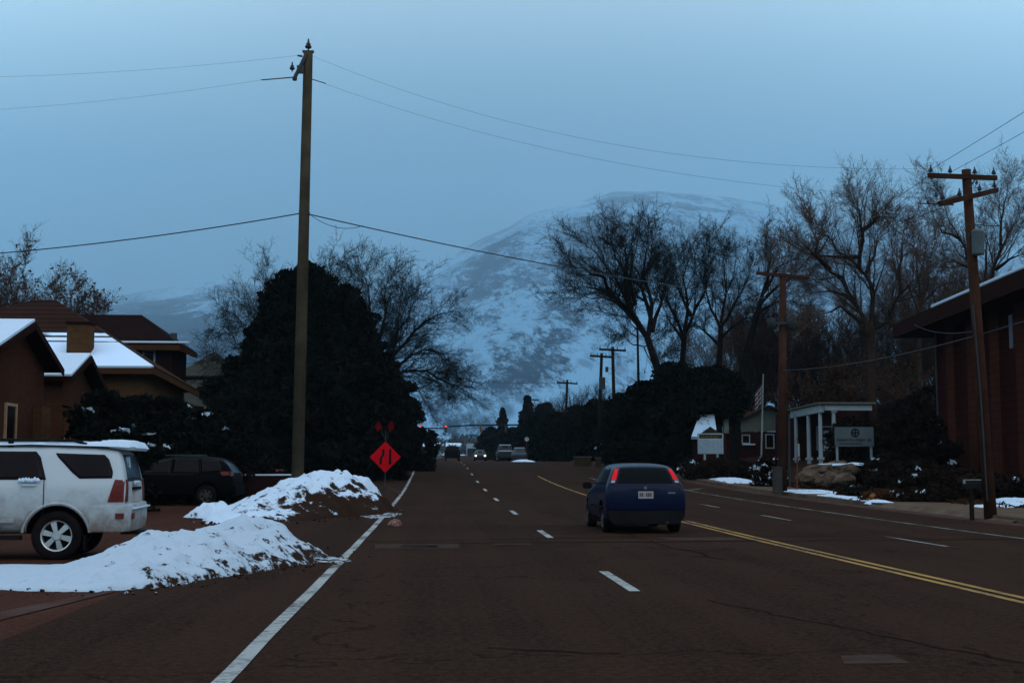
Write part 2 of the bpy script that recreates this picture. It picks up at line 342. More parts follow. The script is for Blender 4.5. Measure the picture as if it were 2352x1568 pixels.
def copy_tree(o, parent=None):
    c = o.copy(); C.objects.link(c)
    if parent: c.parent = parent
    for ch in o.children: copy_tree(ch, c)
    return c
def np_mesh(name, V, Q, mats, parent=None, world=True, mi=None, tri=False):
    me = bpy.data.meshes.new(name); V = np.asarray(V, dtype=np.float32)
    if parent and world:
        off = root_loc(parent); V = V - np.array(off, dtype=np.float32)
    k = 3 if tri else 4
    Q = np.asarray(Q, dtype=np.int32)
    me.vertices.add(len(V)); me.vertices.foreach_set('co', V.ravel())
    me.loops.add(Q.size); me.loops.foreach_set('vertex_index', Q.ravel())
    me.polygons.add(len(Q)); me.polygons.foreach_set('loop_start', np.arange(len(Q), dtype=np.int32) * k); me.polygons.foreach_set('loop_total', np.full(len(Q), k, dtype=np.int32))
    for m_ in (mats if isinstance(mats, (list, tuple)) else [mats]): me.materials.append(m_)
    if mi is not None: me.polygons.foreach_set('material_index', np.asarray(mi, dtype=np.int32))
    me.update(calc_edges=True); me.validate()
    o = bpy.data.objects.new(name, me); C.objects.link(o)
    if parent: o.parent = parent
    return o

# ------------------------------------------------------------------ ground, road
def sheet(name, xs, ys, zf, mat, smooth=True):
    nx, ny = len(xs), len(ys)
    V = [(x, y, zf(x, y)) for y in ys for x in xs]
    Q = [(j * nx + i, j * nx + i + 1, (j + 1) * nx + i + 1, (j + 1) * nx + i) for j in range(ny - 1) for i in range(nx - 1)]
    o = np_mesh(name, V, Q, mat)
    if smooth: o.data.polygons.foreach_set('use_smooth', [True] * len(o.data.polygons))
    return o
ysf = list(np.arange(-40, 130, 2.0)) + list(np.arange(130, 320, 6)) + list(np.arange(320, 1400, 30)) + [2000, 4000, 17100]
xsf = [-6000, -3000, -1200, -600, -300, -150, -80, -50, -35, -25, -20, -16, -14, -12, -10, -9, -7, -5, -3.6] + [14.6, 15.0, 15.3, 16.5, 18, 20, 22, 24, 26, 30, 40, 60, 90, 150, 300, 600, 1200, 3000, 6000]
xsf = sorted(xsf + [0, 5, 10])
def zground(x, y):
    z = zg(x, y)
    if -3.7 < x < 14.9: z -= .12
    if -40 <= x < -3.5 and y < 47: z -= .05
    return z - .06 if x <= 14.9 else z - .02
def mat_ground():
    m, t, b = nmat('verge_ground'); n = t.nodes; l = t.links; setc(b, (.04, .02, .012), 1, .02)
    g = n.new('ShaderNodeNewGeometry')
    k = n.new('ShaderNodeTexNoise'); k.inputs['Scale'].default_value = 1.1; k.inputs['Detail'].default_value = 9; k.inputs['Roughness'].default_value = .7; l.new(g.outputs['Position'], k.inputs[0])
    a = n.new('ShaderNodeMix'); a.data_type = 'RGBA'; a.inputs[6].default_value = (.016, .0055, .0035, 1); a.inputs[7].default_value = (.045, .018, .010, 1)
    r = n.new('ShaderNodeMapRange'); r.inputs[1].default_value = .35; r.inputs[2].default_value = .7; l.new(k.outputs[0], r.inputs[0]); l.new(r.outputs[0], a.inputs[0])
    # snow cover grows with distance from the ploughed street
    s = n.new('ShaderNodeSeparateXYZ'); l.new(g.outputs['Position'], s.inputs[0])
    q = n.new('ShaderNodeMapRange'); q.inputs[1].default_value = 150; q.inputs[2].default_value = 330; q.inputs[3].default_value = -.22; q.inputs[4].default_value = .04; l.new(s.outputs['Y'], q.inputs[0])
    k2 = n.new('ShaderNodeTexNoise'); k2.inputs['Scale'].default_value = .22; k2.inputs['Detail'].default_value = 8; k2.inputs['Roughness'].default_value = .65; l.new(g.outputs['Position'], k2.inputs[0])
    ad = n.new('ShaderNodeMath'); ad.operation = 'ADD'; l.new(k2.outputs[0], ad.inputs[0]); l.new(q.outputs[0], ad.inputs[1])
    r2 = n.new('ShaderNodeMapRange'); r2.inputs[1].default_value = .47; r2.inputs[2].default_value = .53; l.new(ad.outputs[0], r2.inputs[0])
    m2 = n.new('ShaderNodeMix'); m2.data_type = 'RGBA'; l.new(r2.outputs[0], m2.inputs[0]); l.new(a.outputs[2], m2.inputs[6]); m2.inputs[7].default_value = (.70, .76, .86, 1); l.new(m2.outputs[2], b.inputs['Base Color'])
    bp = n.new('ShaderNodeBump'); bp.inputs['Strength'].default_value = .8; bp.inputs['Distance'].default_value = .08; l.new(k.outputs[0], bp.inputs['Height']); l.new(bp.outputs[0], b.inputs['Normal'])
    return m
struct(sheet('ground', xsf, ysf, zground, mat_ground()))
ysr = list(np.arange(-40, 130, 1.5)) + list(np.arange(130, 340, 6)) + [360, 420]
struct(sheet('road', list(np.linspace(-3.6, 14.2, 12)), ysr, lambda x, y: zr(y), asphalt))
struct(sheet('parking_lot', list(np.linspace(-40, -3.6, 16)), list(np.arange(-40, 48, 2.0)), lambda x, y: zr(y) - .006, lot_mat))
conc = M('concrete', (.125, .078, .050), .9, .05, var=.3, scale=1.5, bump=.3, col2=(.070, .038, .024), thr=(.4, .7))
conc2 = M('gutter_concrete', (.085, .044, .034), .9, .05, scale=1.2, col2=(.045, .018, .012), thr=(.35, .7))
# right gutter, kerb, pavement
struct(sheet('gutter', [13.75, 14.2, 14.45], ysr[:140], lambda x, y: zr(y) + .004, conc2))
k = MB()
yk = [y for y in np.arange(-30, 240, 2.0)]
for a, b_ in zip(yk[:-1], yk[1:]):
    if 33.5 < a < 41: continue            # driveway gap beside the near pole
    za, zb_ = zr(a), zr(b_)
    k.add([(14.45, a, za - .1), (14.6, a, za - .1), (14.6, a, za + .13), (14.47, a, za + .13), (14.45, b_, zb_ - .1), (14.6, b_, zb_ - .1), (14.6, b_, zb_ + .13), (14.47, b_, zb_ + .13)],
          [(0, 1, 2, 3), (7, 6, 5, 4), (0, 4, 5, 1), (1, 5, 6, 2), (2, 6, 7, 3), (3, 7, 4, 0)])
struct(k.build('kerb', conc))
struct(sheet('pavement', [14.6, 15.4, 16.6], yk, lambda x, y: zr(y) + .125, conc))
struct(sheet('driveway_apron', [14.3, 14.4, 14.62, 15.0, 15.5, 16.7, 18.5], list(np.arange(32.0, 43.5, 1.0)), lambda x, y: zr(y) + .010 + .124 * sstep(14.3, 14.62, x), conc))
# markings
def stripe(mb, x0, x1, y0, y1, dz=.008, jag=0.0, step=1.5):
    n_ = max(1, int((y1 - y0) / step)); vs = []; fs = []
    for i in range(n_ + 1):
        y = y0 + (y1 - y0) * i / n_; j = jag * rnd.uniform(-1, 1)
        vs += [(x0 + j, y, zr(y) + dz), (x1 + j, y, zr(y) + dz)]
        if i: fs.append((2 * i - 2, 2 * i - 1, 2 * i + 1, 2 * i))
    mb.add(vs, fs)
pw = mat_paint('white_line_paint', (.34, .31, .27), .78)
pw2 = mat_paint('white_line_faded', (.24, .21, .17), .95)
py = mat_paint('yellow_line_paint', (.34, .155, .016), .75)
a = MB(); stripe(a, -1.49, -1.36, -10, 100, jag=.008); stripe(a, -1.49, -1.36, 112, 190)
struct(a.build('edge_line', pw))
b_ = MB()
y = 16.58 - 11.05 * 2
while y < 190: stripe(b_, 2.24, 2.37, y - 1.42, y + 1.42); y += 11.05
struct(b_.build('lane_dashes', pw))
c_ = MB()
stripe(c_, 6.16, 6.27, -10, 33.5); stripe(c_, 6.38, 6.49, -10, 33.5); stripe(c_, 6.20, 6.31, 36, 80); 
struct(c_.build('yellow_centre_line', py))
d_ = MB()
for y in [3.2, 14.1, 24.7, 35.0, 43.6, 54, 65, 76]: stripe(d_, 9.1, 9.19, y - 1.6, y + 1.6)
stripe(d_, 11.55, 11.64, -10, 62); 
d_.add([(11.55, 60, zr(60) + .008), (11.64, 60, zr(60) + .008), (12.9, 62.6, zr(62) + .012), (12.8, 62.8, zr(62) + .012)], [(0, 1, 2, 3)])
struct(d_.build('opposite_lane_lines', pw2))
# trench patch and tar seams across the lanes
pt = M('asphalt_patch', (.050, .028, .019), .95, .04, var=.3, scale=4)
tar = M('tar_seal', (.010, .005, .004), 1.0, .3, var=.2)
e_ = MB()
def flat(mb, pts, dz): mb.add([(x, y, zr(y) + dz) for x, y in pts], [tuple(range(len(pts)))])
flat(e_, [(-1.05, 23.2), (.42, 23.15), (.45, 24.35), (-1.1, 24.4)], .004)
flat(e_, [(1.05, 24.1), (1.75, 24.1), (1.8, 24.5), (1.1, 24.5)], .004); flat(e_, [(4.6, 25.3), (6.0, 25.3), (6.0, 26.3), (4.4, 26.2)], .004); flat(e_, [(3.0, 9.6), (3.5, 9.6), (3.5, 10.1), (3.1, 10.0)], .004)
struct(e_.build('road_patch', pt))
t_ = MB()
def seam(pts, wd):
    o = []
    for i, (x, y) in enumerate(pts):
        x2, y2 = pts[min(i + 1, len(pts) - 1)]; x1, y1 = pts[max(0, i - 1)]; dx, dy = x2 - x1, y2 - y1; q = math.hypot(dx, dy)
        w_ = wd * rnd.uniform(.6, 1.2); o.append(((x - dy / q * w_, y + dx / q * w_), (x + dy / q * w_, y - dx / q * w_)))
    for (a1, a2), (b1, b2) in zip(o[:-1], o[1:]): flat(t_, [a1, a2, b2, b1], .006)
def wob(p, q, n_, am): return [(p[0] + (q[0] - p[0]) * i / n_ + rnd.uniform(-am, am), p[1] + (q[1] - p[1]) * i / n_ + rnd.uniform(-am, am)) for i in range(n_ + 1)]
seam([(-.6, 23.5), (-.05, 23.5), (-.05, 23.9), (-.6, 23.95)], .14)
seam(wob((.45, 24.6), (14, 25.4), 26, .07), .05); seam(wob((-3.4, 24.9), (6.2, 26.9), 18, .08), .03); seam(wob((6.2, 26.9), (14, 24.3), 18, .1), .03)
seam(wob((2.9, 14.2), (4.7, 8.2), 30, .05), .011); seam(wob((.4, 10.6), (1.4, 10.2), 9, .04), .016); seam(wob((4.2, 10.4), (4.6, 7.0), 14, .05), .010); seam(wob((-1.4, 30.5), (6.2, 31), 14, .1), .025); seam(wob((3.3, 40), (4.4, 20), 26, .09), .02)
struct(t_.build('tar_seams', tar))
# old gutter line in the side-street mouth, bottom left
g_ = MB(); flat(g_, [(-4.9, 10.9), (-4.35, 10.9), (-3.66, 15.6), (-3.80, 15.7)], .004)
struct(g_.build('side_street_gutter', conc2))

# ------------------------------------------------------------------ snow heaps
def in_poly_dist(x, y, poly):
    ins = False; d = 1e9; n_ = len(poly)
    for i in range(n_):
        x1, y1 = poly[i]; x2, y2 = poly[(i + 1) % n_]
        if (y1 > y) != (y2 > y) and x < (x2 - x1) * (y - y1) / (y2 - y1) + x1: ins = not ins
        dx, dy = x2 - x1, y2 - y1; t = max(0, min(1, ((x - x1) * dx + (y - y1) * dy) / (dx * dx + dy * dy + 1e-9)))
        d = min(d, math.hypot(x - x1 - t * dx, y - y1 - t * dy))
    return d if ins else -d
def heap(name, poly, hf, width, res, mat, label, cat='snow pile', lump=.25, seed=0, group=None, zf=zr):
    xs = [p[0] for p in poly]; ys = [p[1] for p in poly]
    x0, x1, y0, y1 = min(xs) - .3, max(xs) + .3, min(ys) - .3, max(ys) + .3
    nx, ny = int((x1 - x0) / res) + 1, int((y1 - y0) / res) + 1; V = []; H = []
    for j in range(ny):
        for i in range(nx):
            x, y = x0 + i * res, y0 + j * res
            q = Vector((x, y, seed * 7.7))
            d = in_poly_dist(x, y, poly) + .22 * mnoise.noise(q * 1.1) + .10 * mnoise.noise(q * 3.3) + .04 * mnoise.noise(q * 9)
            hh = hf(x, y)
            if d <= 0: h = -.05 + max(d, -.3) * .2
            else:
                s = min(1, d / width); s = s ** .75 * (1 - .12 * s); h = hh * s * (1 + lump * mnoise.noise(q * .9 + Vector((3, 1, 0)))) + hh * .17 * mnoise.noise(q * 2.7) * min(1, s * 3) + .055 * mnoise.noise(q * 6) * min(1, s * 4) * min(1, hh * 2.5) + .03 * mnoise.noise(q * 15) * min(1, s * 3) * min(1, hh * 3)
                h += .008
            V.append((x, y, zf(y) + h)); H.append(h)
    Q = [(j * nx + i, j * nx + i + 1, (j + 1) * nx + i + 1, (j + 1) * nx + i) for j in range(ny - 1) for i in range(nx - 1)]
    Q = [q for q in Q if max(H[k] for k in q) > 0]
    o = np_mesh(name, V, Q, mat); o.data.polygons.foreach_set('use_smooth', [True] * len(Q))
    return tag(o, label, cat, group)
near_poly = [(-9, 16.6), (-6.2, 16.2), (-4.7, 15.75), (-3.85, 15.6), (-3.35, 15.9), (-2.95, 16.9), (-2.45, 18.1), (-1.95, 19.4), (-1.62, 20.2), (-1.7, 21.2), (-2.3, 22.3), (-3.1, 22.3), (-3.8, 21.4), (-4.5, 20.2), (-5.6, 19.7), (-9, 19.9)]
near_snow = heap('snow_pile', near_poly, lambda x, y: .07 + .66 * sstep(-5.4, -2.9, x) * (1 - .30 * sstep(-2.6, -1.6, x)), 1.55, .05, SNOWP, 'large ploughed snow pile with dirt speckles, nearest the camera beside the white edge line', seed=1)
far_poly = [(-4.6, 32.2), (-3.4, 34.2), (-2.2, 36.0), (-1.45, 36.6), (-1.25, 38.4), (-1.7, 41), (-2.6, 42.3), (-4.4, 42.3), (-6.4, 41), (-6.9, 38.5), (-6.2, 35.4), (-5.6, 33)]
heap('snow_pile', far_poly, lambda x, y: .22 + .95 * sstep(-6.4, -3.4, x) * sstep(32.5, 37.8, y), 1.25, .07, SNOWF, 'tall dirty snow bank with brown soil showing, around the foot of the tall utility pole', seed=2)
heap('snow_pile', [(-7.0, 36.2), (-5.9, 35.6), (-5.4, 36.4), (-5.8, 37.4), (-6.8, 37.3)], lambda x, y: .42, .5, .06, SNOWR, 'small lump of dirty snow left of the snow bank, in front of the dark car', seed=3)
heap('snow_pile', [(-3.9, 51), (-2.6, 50.8), (-2.2, 52.5), (-2.6, 54.5), (-4.1, 54.5)], lambda x, y: .85, .6, .08, SNOWR, 'blocky snow heap just below and left of the orange diamond sign', seed=4)
heap('snow_patch', [(-2.1, 19.7), (-1.35, 19.8), (-1.15, 20.2), (-1.6, 20.9), (-2.0, 20.9)], lambda x, y: .05, .35, .03, SLUSH, 'thin slush tongue reaching from the near snow pile to the edge line', 'snow', seed=5)
heap('snow_patch', [(-1.7, 35.3), (-1.2, 36.2), (-.95, 37.9), (-1.5, 39.5), (-2.2, 37.0)], lambda x, y: .05, .5, .04, SLUSH, 'slush spread over the edge line at the foot of the snow bank', 'snow', seed=6)
heap('snow_patch', [(-9.5, 20.2), (-7.4, 20.35), (-6.6, 20.15), (-7.4, 20.0), (-9.5, 20.0)], lambda x, y: .03, .2, .05, SNOWR, 'thin snow streak beside the rear wheel of the white sport utility vehicle', 'snow', seed=7)
cm = bmesh.new(); rg_ = random.Random(77)
def clod(x, y, r_):
    mt = Matrix.Translation((x, y, zr(y) + r_ * .4)) @ Matrix.Rotation(rg_.uniform(0, 6), 4, 'Z') @ Matrix.Diagonal((r_ * rg_.uniform(.8, 1.5), r_ * rg_.uniform(.7, 1.2), r_ * rg_.uniform(.5, .9), 1))
    res = bmesh.ops.create_icosphere(cm, subdivisions=1, radius=1, matrix=mt); mi = 0 if rg_.random() < .55 else 1
    for v in res['verts']: v.co += Vector((rg_.uniform(-1, 1), rg_.uniform(-1, 1), rg_.uniform(-1, 1))) * r_ * .28
    for fc in {f for v in res['verts'] for f in v.link_faces}: fc.material_index = mi
for pl, n_, sp_ in ((near_poly, 170, .45), (far_poly, 170, .5)):
    for _ in range(n_):
        k_ = rg_.randrange(len(pl)); p_, q_ = pl[k_], pl[(k_ + 1) % len(pl)]; t_k = rg_.random(); o_ = abs(rg_.gauss(0, sp_))
        x, y = p_[0] + (q_[0] - p_[0]) * t_k, p_[1] + (q_[1] - p_[1]) * t_k; cxp, cyp = sum(p[0] for p in pl) / len(pl), sum(p[1] for p in pl) / len(pl); dd_ = math.hypot(x - cxp, y - cyp)
        if x < -6: continue
        clod(x + (x - cxp) / dd_ * o_, y + (y - cyp) / dd_ * o_, rg_.uniform(.008, .032) * (1 if pl is near_poly else 1.4))
me = bpy.data.meshes.new('snow_clods'); cm.to_mesh(me); cm.free(); me.materials.append(SLUSH); me.materials.append(M('wet_dirt', (.020, .010, .007), .9, .05)); oc = bpy.data.objects.new('snow_clods', me); C.objects.link(oc); tag(oc, 'loose clods of slush and grit scattered round the feet of the snow piles', 'slush', kind='stuff')
# right verge patches
def zv(y): return zr(y) + .13
G4 = 'snow patches on the right-hand verge'
vp = [([(14.7, 52.2), (16.3, 52.0), (16.6, 54.6), (14.9, 56.2)], 'long white snow patch beside the grey utility box'),
      ([(14.5, 42.6), (15.1, 42.2), (15.5, 49.6), (14.9, 50.6)], 'narrow snow strip on the pavement in front of the boulders'),
      ([(15.5, 45.4), (16.1, 45.2), (17.0, 51.6), (16.4, 52.2)], 'thin snow strip along the foot of the sandstone boulders'),
      ([(16.2, 38.4), (17.2, 38.2), (17.1, 39.1), (16.2, 39.2)], 'small snow dab between the hydrant and the mailbox post'),
      ([(17.2, 38.6), (21.5, 37.5), (22, 41), (18.2, 42)], 'broad snow patch under the brick building, behind the mailbox post'),
      ([(15.6, 32.2), (17.6, 31.4), (17.8, 33.6), (16.0, 34.2)], 'snow patch to the right of the near right-hand utility pole foot'),
      ([(18.6, 58), (20.6, 57), (21, 59.6), (19.2, 60.4)], 'snow patch among brown shrubs right of the white logo sign'),
      ([(14.9, 66), (16.6, 65.5), (17.2, 76), (15.4, 77)], 'snow strip beyond the snow-dusted bush')]
for i, (pl, lb) in enumerate(vp):
    heap('snow_patch', pl, lambda x, y: .10, .5, .09, SNOWR, lb, 'snow', seed=20 + i, group=G4, zf=lambda y: zv(y))
for o in C.objects:
    if o.get('label') == 'broad snow patch under the brick building, behind the mailbox post': o.location.z = .10
    if o.get('label') == 'snow patch among brown shrubs right of the white logo sign': o.location.z = .55
    if o.get('label') == 'long white snow patch beside the grey utility box': o.location.z = .0
heap('snow_patch', [(14.9, 96), (15.5, 95), (16.0, 118), (15.2, 119)], lambda x, y: .12, .5, .12, SNOWR, 'long thin snow strip far down the right pavement behind the hatchback', 'snow', seed=40, zf=lambda y: zv(y))
# crumpled lump on the road by the edge line
def rock(name, c, d, seed, mat, label, cat, group=None, res=3, amp=.42):
    bm = bmesh.new(); bmesh.ops.create_icosphere(bm, subdivisions=res, radius=1)
    for v in bm.verts:
        q = v.co * 1.1 + Vector((seed * 3.1, seed, 0)); f_ = 1 + amp * mnoise.noise(q) + amp * .5 * mnoise.noise(q * 2.7)
        v.co = Vector((v.co.x * d[0] * f_, v.co.y * d[1] * f_, v.co.z * d[2] * f_ * (1 if v.co.z > -.3 else .7)))
        # planar facets
        for nx, ny, nz_, lim in ((.8, -.5, .2, .78), (-.7, -.6, .3, .74), (.1, -.3, .95, .72), (0, -1, .05, .8)):
            dd = v.co.x / d[0] * nx + v.co.y / d[1] * ny + v.co.z / d[2] * nz_
            if dd > lim: v.co -= Vector((nx * d[0], ny * d[1], nz_ * d[2])) * (dd - lim) * .8
    me = bpy.data.meshes.new(name); bm.to_mesh(me); bm.free(); me.materials.append(mat)
    o = bpy.data.objects.new(name, me); C.objects.link(o); o.location = c; o.rotation_euler = (0, 0, seed * .7)
    return tag(o, label, cat, group)
rock('litter_lump', (-.93, 31.3, .07), (.20, .16, .13), 3, M('pinkish_litter', (.35, .16, .13), .9, .1, col2=(.08, .03, .02), scale=14), 'crumpled pinkish litter lying on the road next to the white edge line', 'litter')

# ------------------------------------------------------------------ vegetation generators
def seg_mesh(name, S, n, mats, parent, mi=None):
    """S: array (k, 8) p0 p1 r0 r1 -> n-sided prisms"""
    S = np.asarray(S, dtype=np.float64); p0, p1, r0, r1 = S[:, 0:3], S[:, 3:6], S[:, 6:7], S[:, 7:8]
    d = p1 - p0; d /= np.linalg.norm(d, axis=1, keepdims=True) + 1e-9
    a = np.cross(d, np.array([.3, .5, .81])); a /= np.linalg.norm(a, axis=1, keepdims=True) + 1e-9; b = np.cross(d, a)
    rings = []
    for p, r_ in ((p0, r0), (p1, r1)):
        for k in range(n):
            t = 2 * math.pi * k / n; rings.append(p + (a * math.cos(t) + b * math.sin(t)) * r_)
    V = np.stack(rings, axis=1).reshape(-1, 3); base = np.arange(len(S))[:, None] * 2 * n
    Q = np.concatenate([base + np.array([[k, (k + 1) % n, n + (k + 1) % n, n + k]]) for k in range(n)], axis=1).reshape(-1, 4)
    return np_mesh(name, V, Q, mats, parent)
def rdir(rg, d, ang, up=0):
    o = d.orthogonal().normalized(); o.rotate(Matrix.Rotation(rg.uniform(0, 2 * math.pi), 3, d) if False else Matrix.Rotation(rg.uniform(0, 2 * math.pi), 3, d.normalized()))
    v = d.normalized() * math.cos(ang) + o * math.sin(ang); v.z += up
    return v.normalized()
def grow(S, rg, p, d, ln, r0, lvl, maxl, up, nch):
    """wandering branch with children; S collects thick segs, S[1] fine segs"""
    n_ = 4 if lvl < maxl else 2; pts = [p]; q = p.copy(); dd = d.copy()
    for i in range(n_):
        dd = (dd + Vector((rg.uniform(-1, 1), rg.uniform(-1, 1), rg.uniform(-1, 1))) * .22 + Vector((0, 0, up))).normalized()
        nq = q + dd * ln / n_; ra = r0 * (1 - .75 * i / n_); rb = r0 * (1 - .75 * (i + 1) / n_)
        S[0 if r0 > .03 else 1].append((*q, *nq, ra, rb)); q = nq; pts.append(q)
        if lvl == maxl:
            for _ in range(rg.random() < .75):
                e2 = q + rdir(rg, dd, rg.uniform(.4, .9), .1) * ln * rg.uniform(.3, .6); S[1].append((*q, *e2, .008, .004))
        if lvl < maxl:
            c = nch if i > 0 else nch - 1
            for _ in range(c):
                t = rg.random(); st = pts[-2].lerp(pts[-1], t)
                grow(S, rg, st, rdir(rg, dd, rg.uniform(.35, 1.0), .04), ln * rg.uniform(.34, .66) * (.55 if lvl == 1 else .8), max(.008, rb * rg.uniform(.38, .58)), lvl + 1, maxl, up, nch)
def finish_tree(name, label, base, S, mat, matf, group, cat, trunk, leaves=None):
    root = thing(name, label, cat, base, 0, group)
    if trunk: seg_mesh('trunk', trunk, 8, mat, root)
    if S[0]: cr_ = seg_mesh('crown', S[0], 5, mat, root)
    if S[1]:
        if S[0]: seg_mesh('twigs', S[1], 3, matf, cr_).parent = cr_
        else: seg_mesh('crown', S[1], 3, matf, root)
    if leaves is not None: np_mesh('leaves', leaves[0], leaves[1], deadleaf, root)
    return root
def limb_tree(name, label, Y, trunkpx, limbs, r0, seed, mat, matf, maxl=2, nch=3, lnk=0.90, up=.05, group=None, cat='tree', thick=1.0, base_y=None, rk=.42):
    """limbs traced as polylines, each bent to its own depth"""
    rg = random.Random(seed); S = ([], []); T = []
    tp = [P(x, y, Y) for x, y in trunkpx]; SK = [tp[-1], tp[-2].lerp(tp[-1], .6)]
    tp[0].z = min(tp[0].z, zg(tp[0].x, Y) - .05) if base_y is None else tp[0].z
    for i in range(len(tp) - 1):
        T.append((*tp[i], *tp[i + 1], r0 * (1 - .5 * i / (len(tp) - 1)), r0 * (1 - .5 * (i + 1) / (len(tp) - 1))))
    for lb in limbs:
        off = rg.uniform(-3.0, 3.0); n_ = len(lb)
        pts = [P(x, y, Y + off * (i / max(1, n_ - 1))) for i, (x, y) in enumerate(lb)]
        rr = r0 * rk * rg.uniform(.8, 1.1)
        pts = [tp[-1].lerp(p_, .87) for p_ in pts]
        if SK:
            near_ = min(SK, key=lambda k_: (k_ - pts[0]).length)
            if (near_ - pts[0]).length > .6: pts = [near_] + pts[1:]
        # resample with wobble
        fine = []
        for i in range(n_ - 1):
            for t in (0, .5): fine.append(pts[i].lerp(pts[i + 1], t) + Vector((rg.uniform(-1, 1), rg.uniform(-1, 1), rg.uniform(-1, 1))) * .12 * (1 if (i or t) else 0))
        fine.append(pts[-1]); m_ = len(fine); SK.extend(fine)
        tot = sum((fine[i + 1] - fine[i]).length for i in range(m_ - 1))
        for i in range(m_ - 1):
            ra = rr * (1 - .92 * i / (m_ - 1)) ** 1.15; rb = rr * (1 - .92 * (i + 1) / (m_ - 1)) ** 1.15
            S[0].append((*fine[i], *fine[i + 1], ra, rb)); dd = (fine[i + 1] - fine[i])
            sl = dd.length
            if i >= 1 or m_ < 5:
                for _ in range(max(1, int(sl * 1.25 * thick + rg.random()))):
                    st = fine[i].lerp(fine[i + 1], rg.random())
                    grow(S, rg, st, rdir(rg, dd, rg.uniform(.3, .9), .10), rg.uniform(1.8, 4.2) * lnk * (1.15 - .55 * i / m_), max(.014, min(.07, rb * .45)), 0, maxl, up, nch)
        for _ in range(3): grow(S, rg, fine[-1], rdir(rg, dd, rg.uniform(.1, .65)), rg.uniform(1.6, 3.0) * lnk, max(.015, rr * .10), 0, maxl, up, nch)
    return finish_tree(name, label, tp[0], S, mat, matf, group, cat, T)
def auto_tree(name, label, base, H, spread, seed, mat, matf, r0=.22, maxl=2, nch=3, group=None, nl=7, trunk_f=.28, leaf=0, lean=0, up=.10, thick=1.0):
    rg = random.Random(seed); S = ([], []); T = []; base = Vector(base)
    th = H * trunk_f; top = base + Vector((lean * .3, 0, th)); mid = base.lerp(top, .5) + Vector((rg.uniform(-.2, .2), 0, 0))
    T += [(*base, *mid, r0, r0 * .85), (*mid, *top, r0 * .85, r0 * .7)]
    tips = []
    for k in range(nl):
        a = 2 * math.pi * (k + rg.random() * .6) / nl; out = spread * rg.uniform(.35, 1.0); hh = (H - th) * rg.uniform(.62, 1.0) * (1 - .25 * out / spread)
        end = top + Vector((math.cos(a) * out + lean, math.sin(a) * out, hh)); c1 = top + Vector((math.cos(a) * out * .25, math.sin(a) * out * .25, hh * .4))
        pts = []
        for i in range(8):
            t = i / 7; pts.append(top.lerp(c1, t).lerp(c1.lerp(end, t), t) + Vector((rg.uniform(-1, 1), rg.uniform(-1, 1), rg.uniform(-1, 1))) * .18 * (t > 0))
        rr = r0 * rg.uniform(.35, .55)
        for i in range(7):
            ra = rr * (1 - .85 * i / 7); rb = rr * (1 - .85 * (i + 1) / 7); S[0].append((*pts[i], *pts[i + 1], ra, rb))
            dd = pts[i + 1] - pts[i]
            if i >= 1:
                for _ in range(max(1, int(dd.length * 1.5 * thick + rg.random()))):
                    grow(S, rg, pts[i].lerp(pts[i + 1], rg.random()), rdir(rg, dd, rg.uniform(.4, 1.0), .1), rg.uniform(.14, .30) * H * (1 - .35 * i / 7), max(.012, rb * .42), 0, maxl, up, nch)
        for _ in range(2): grow(S, rg, pts[-1], rdir(rg, dd, rg.uniform(.05, .5)), H * .13, max(.02, rr * .18), 0, maxl, up, nch)
    lv = None
    if leaf and S[1]:
        A = np.array(S[1]); idx = np.random.RandomState(seed).choice(len(A), leaf); c = A[idx, 3:6]; lv = quads(c, .11, seed)
    return finish_tree(name, label, base, S, mat, matf, group, 'tree', T, lv)
def quads(c, s, seed, elong=1.0, flat=0.0):
    rs = np.random.RandomState(seed + 11); k = len(c); a = rs.normal(size=(k, 3)); a[:, 2] *= (1 - flat); a /= np.linalg.norm(a, axis=1, keepdims=True)
    b = np.cross(a, rs.normal(size=(k, 3))); b /= np.linalg.norm(b, axis=1, keepdims=True); sc_ = s * rs.uniform(.6, 1.3, (k, 1)); a = a * sc_ * elong; b = b * sc_ * .5
    V = np.stack([c - a - b, c + a - b * .6, c + a * 1.2 + b * .6, c - a + b], axis=1).reshape(-1, 3); Q = np.arange(4 * k).reshape(-1, 4)
    return V, Q
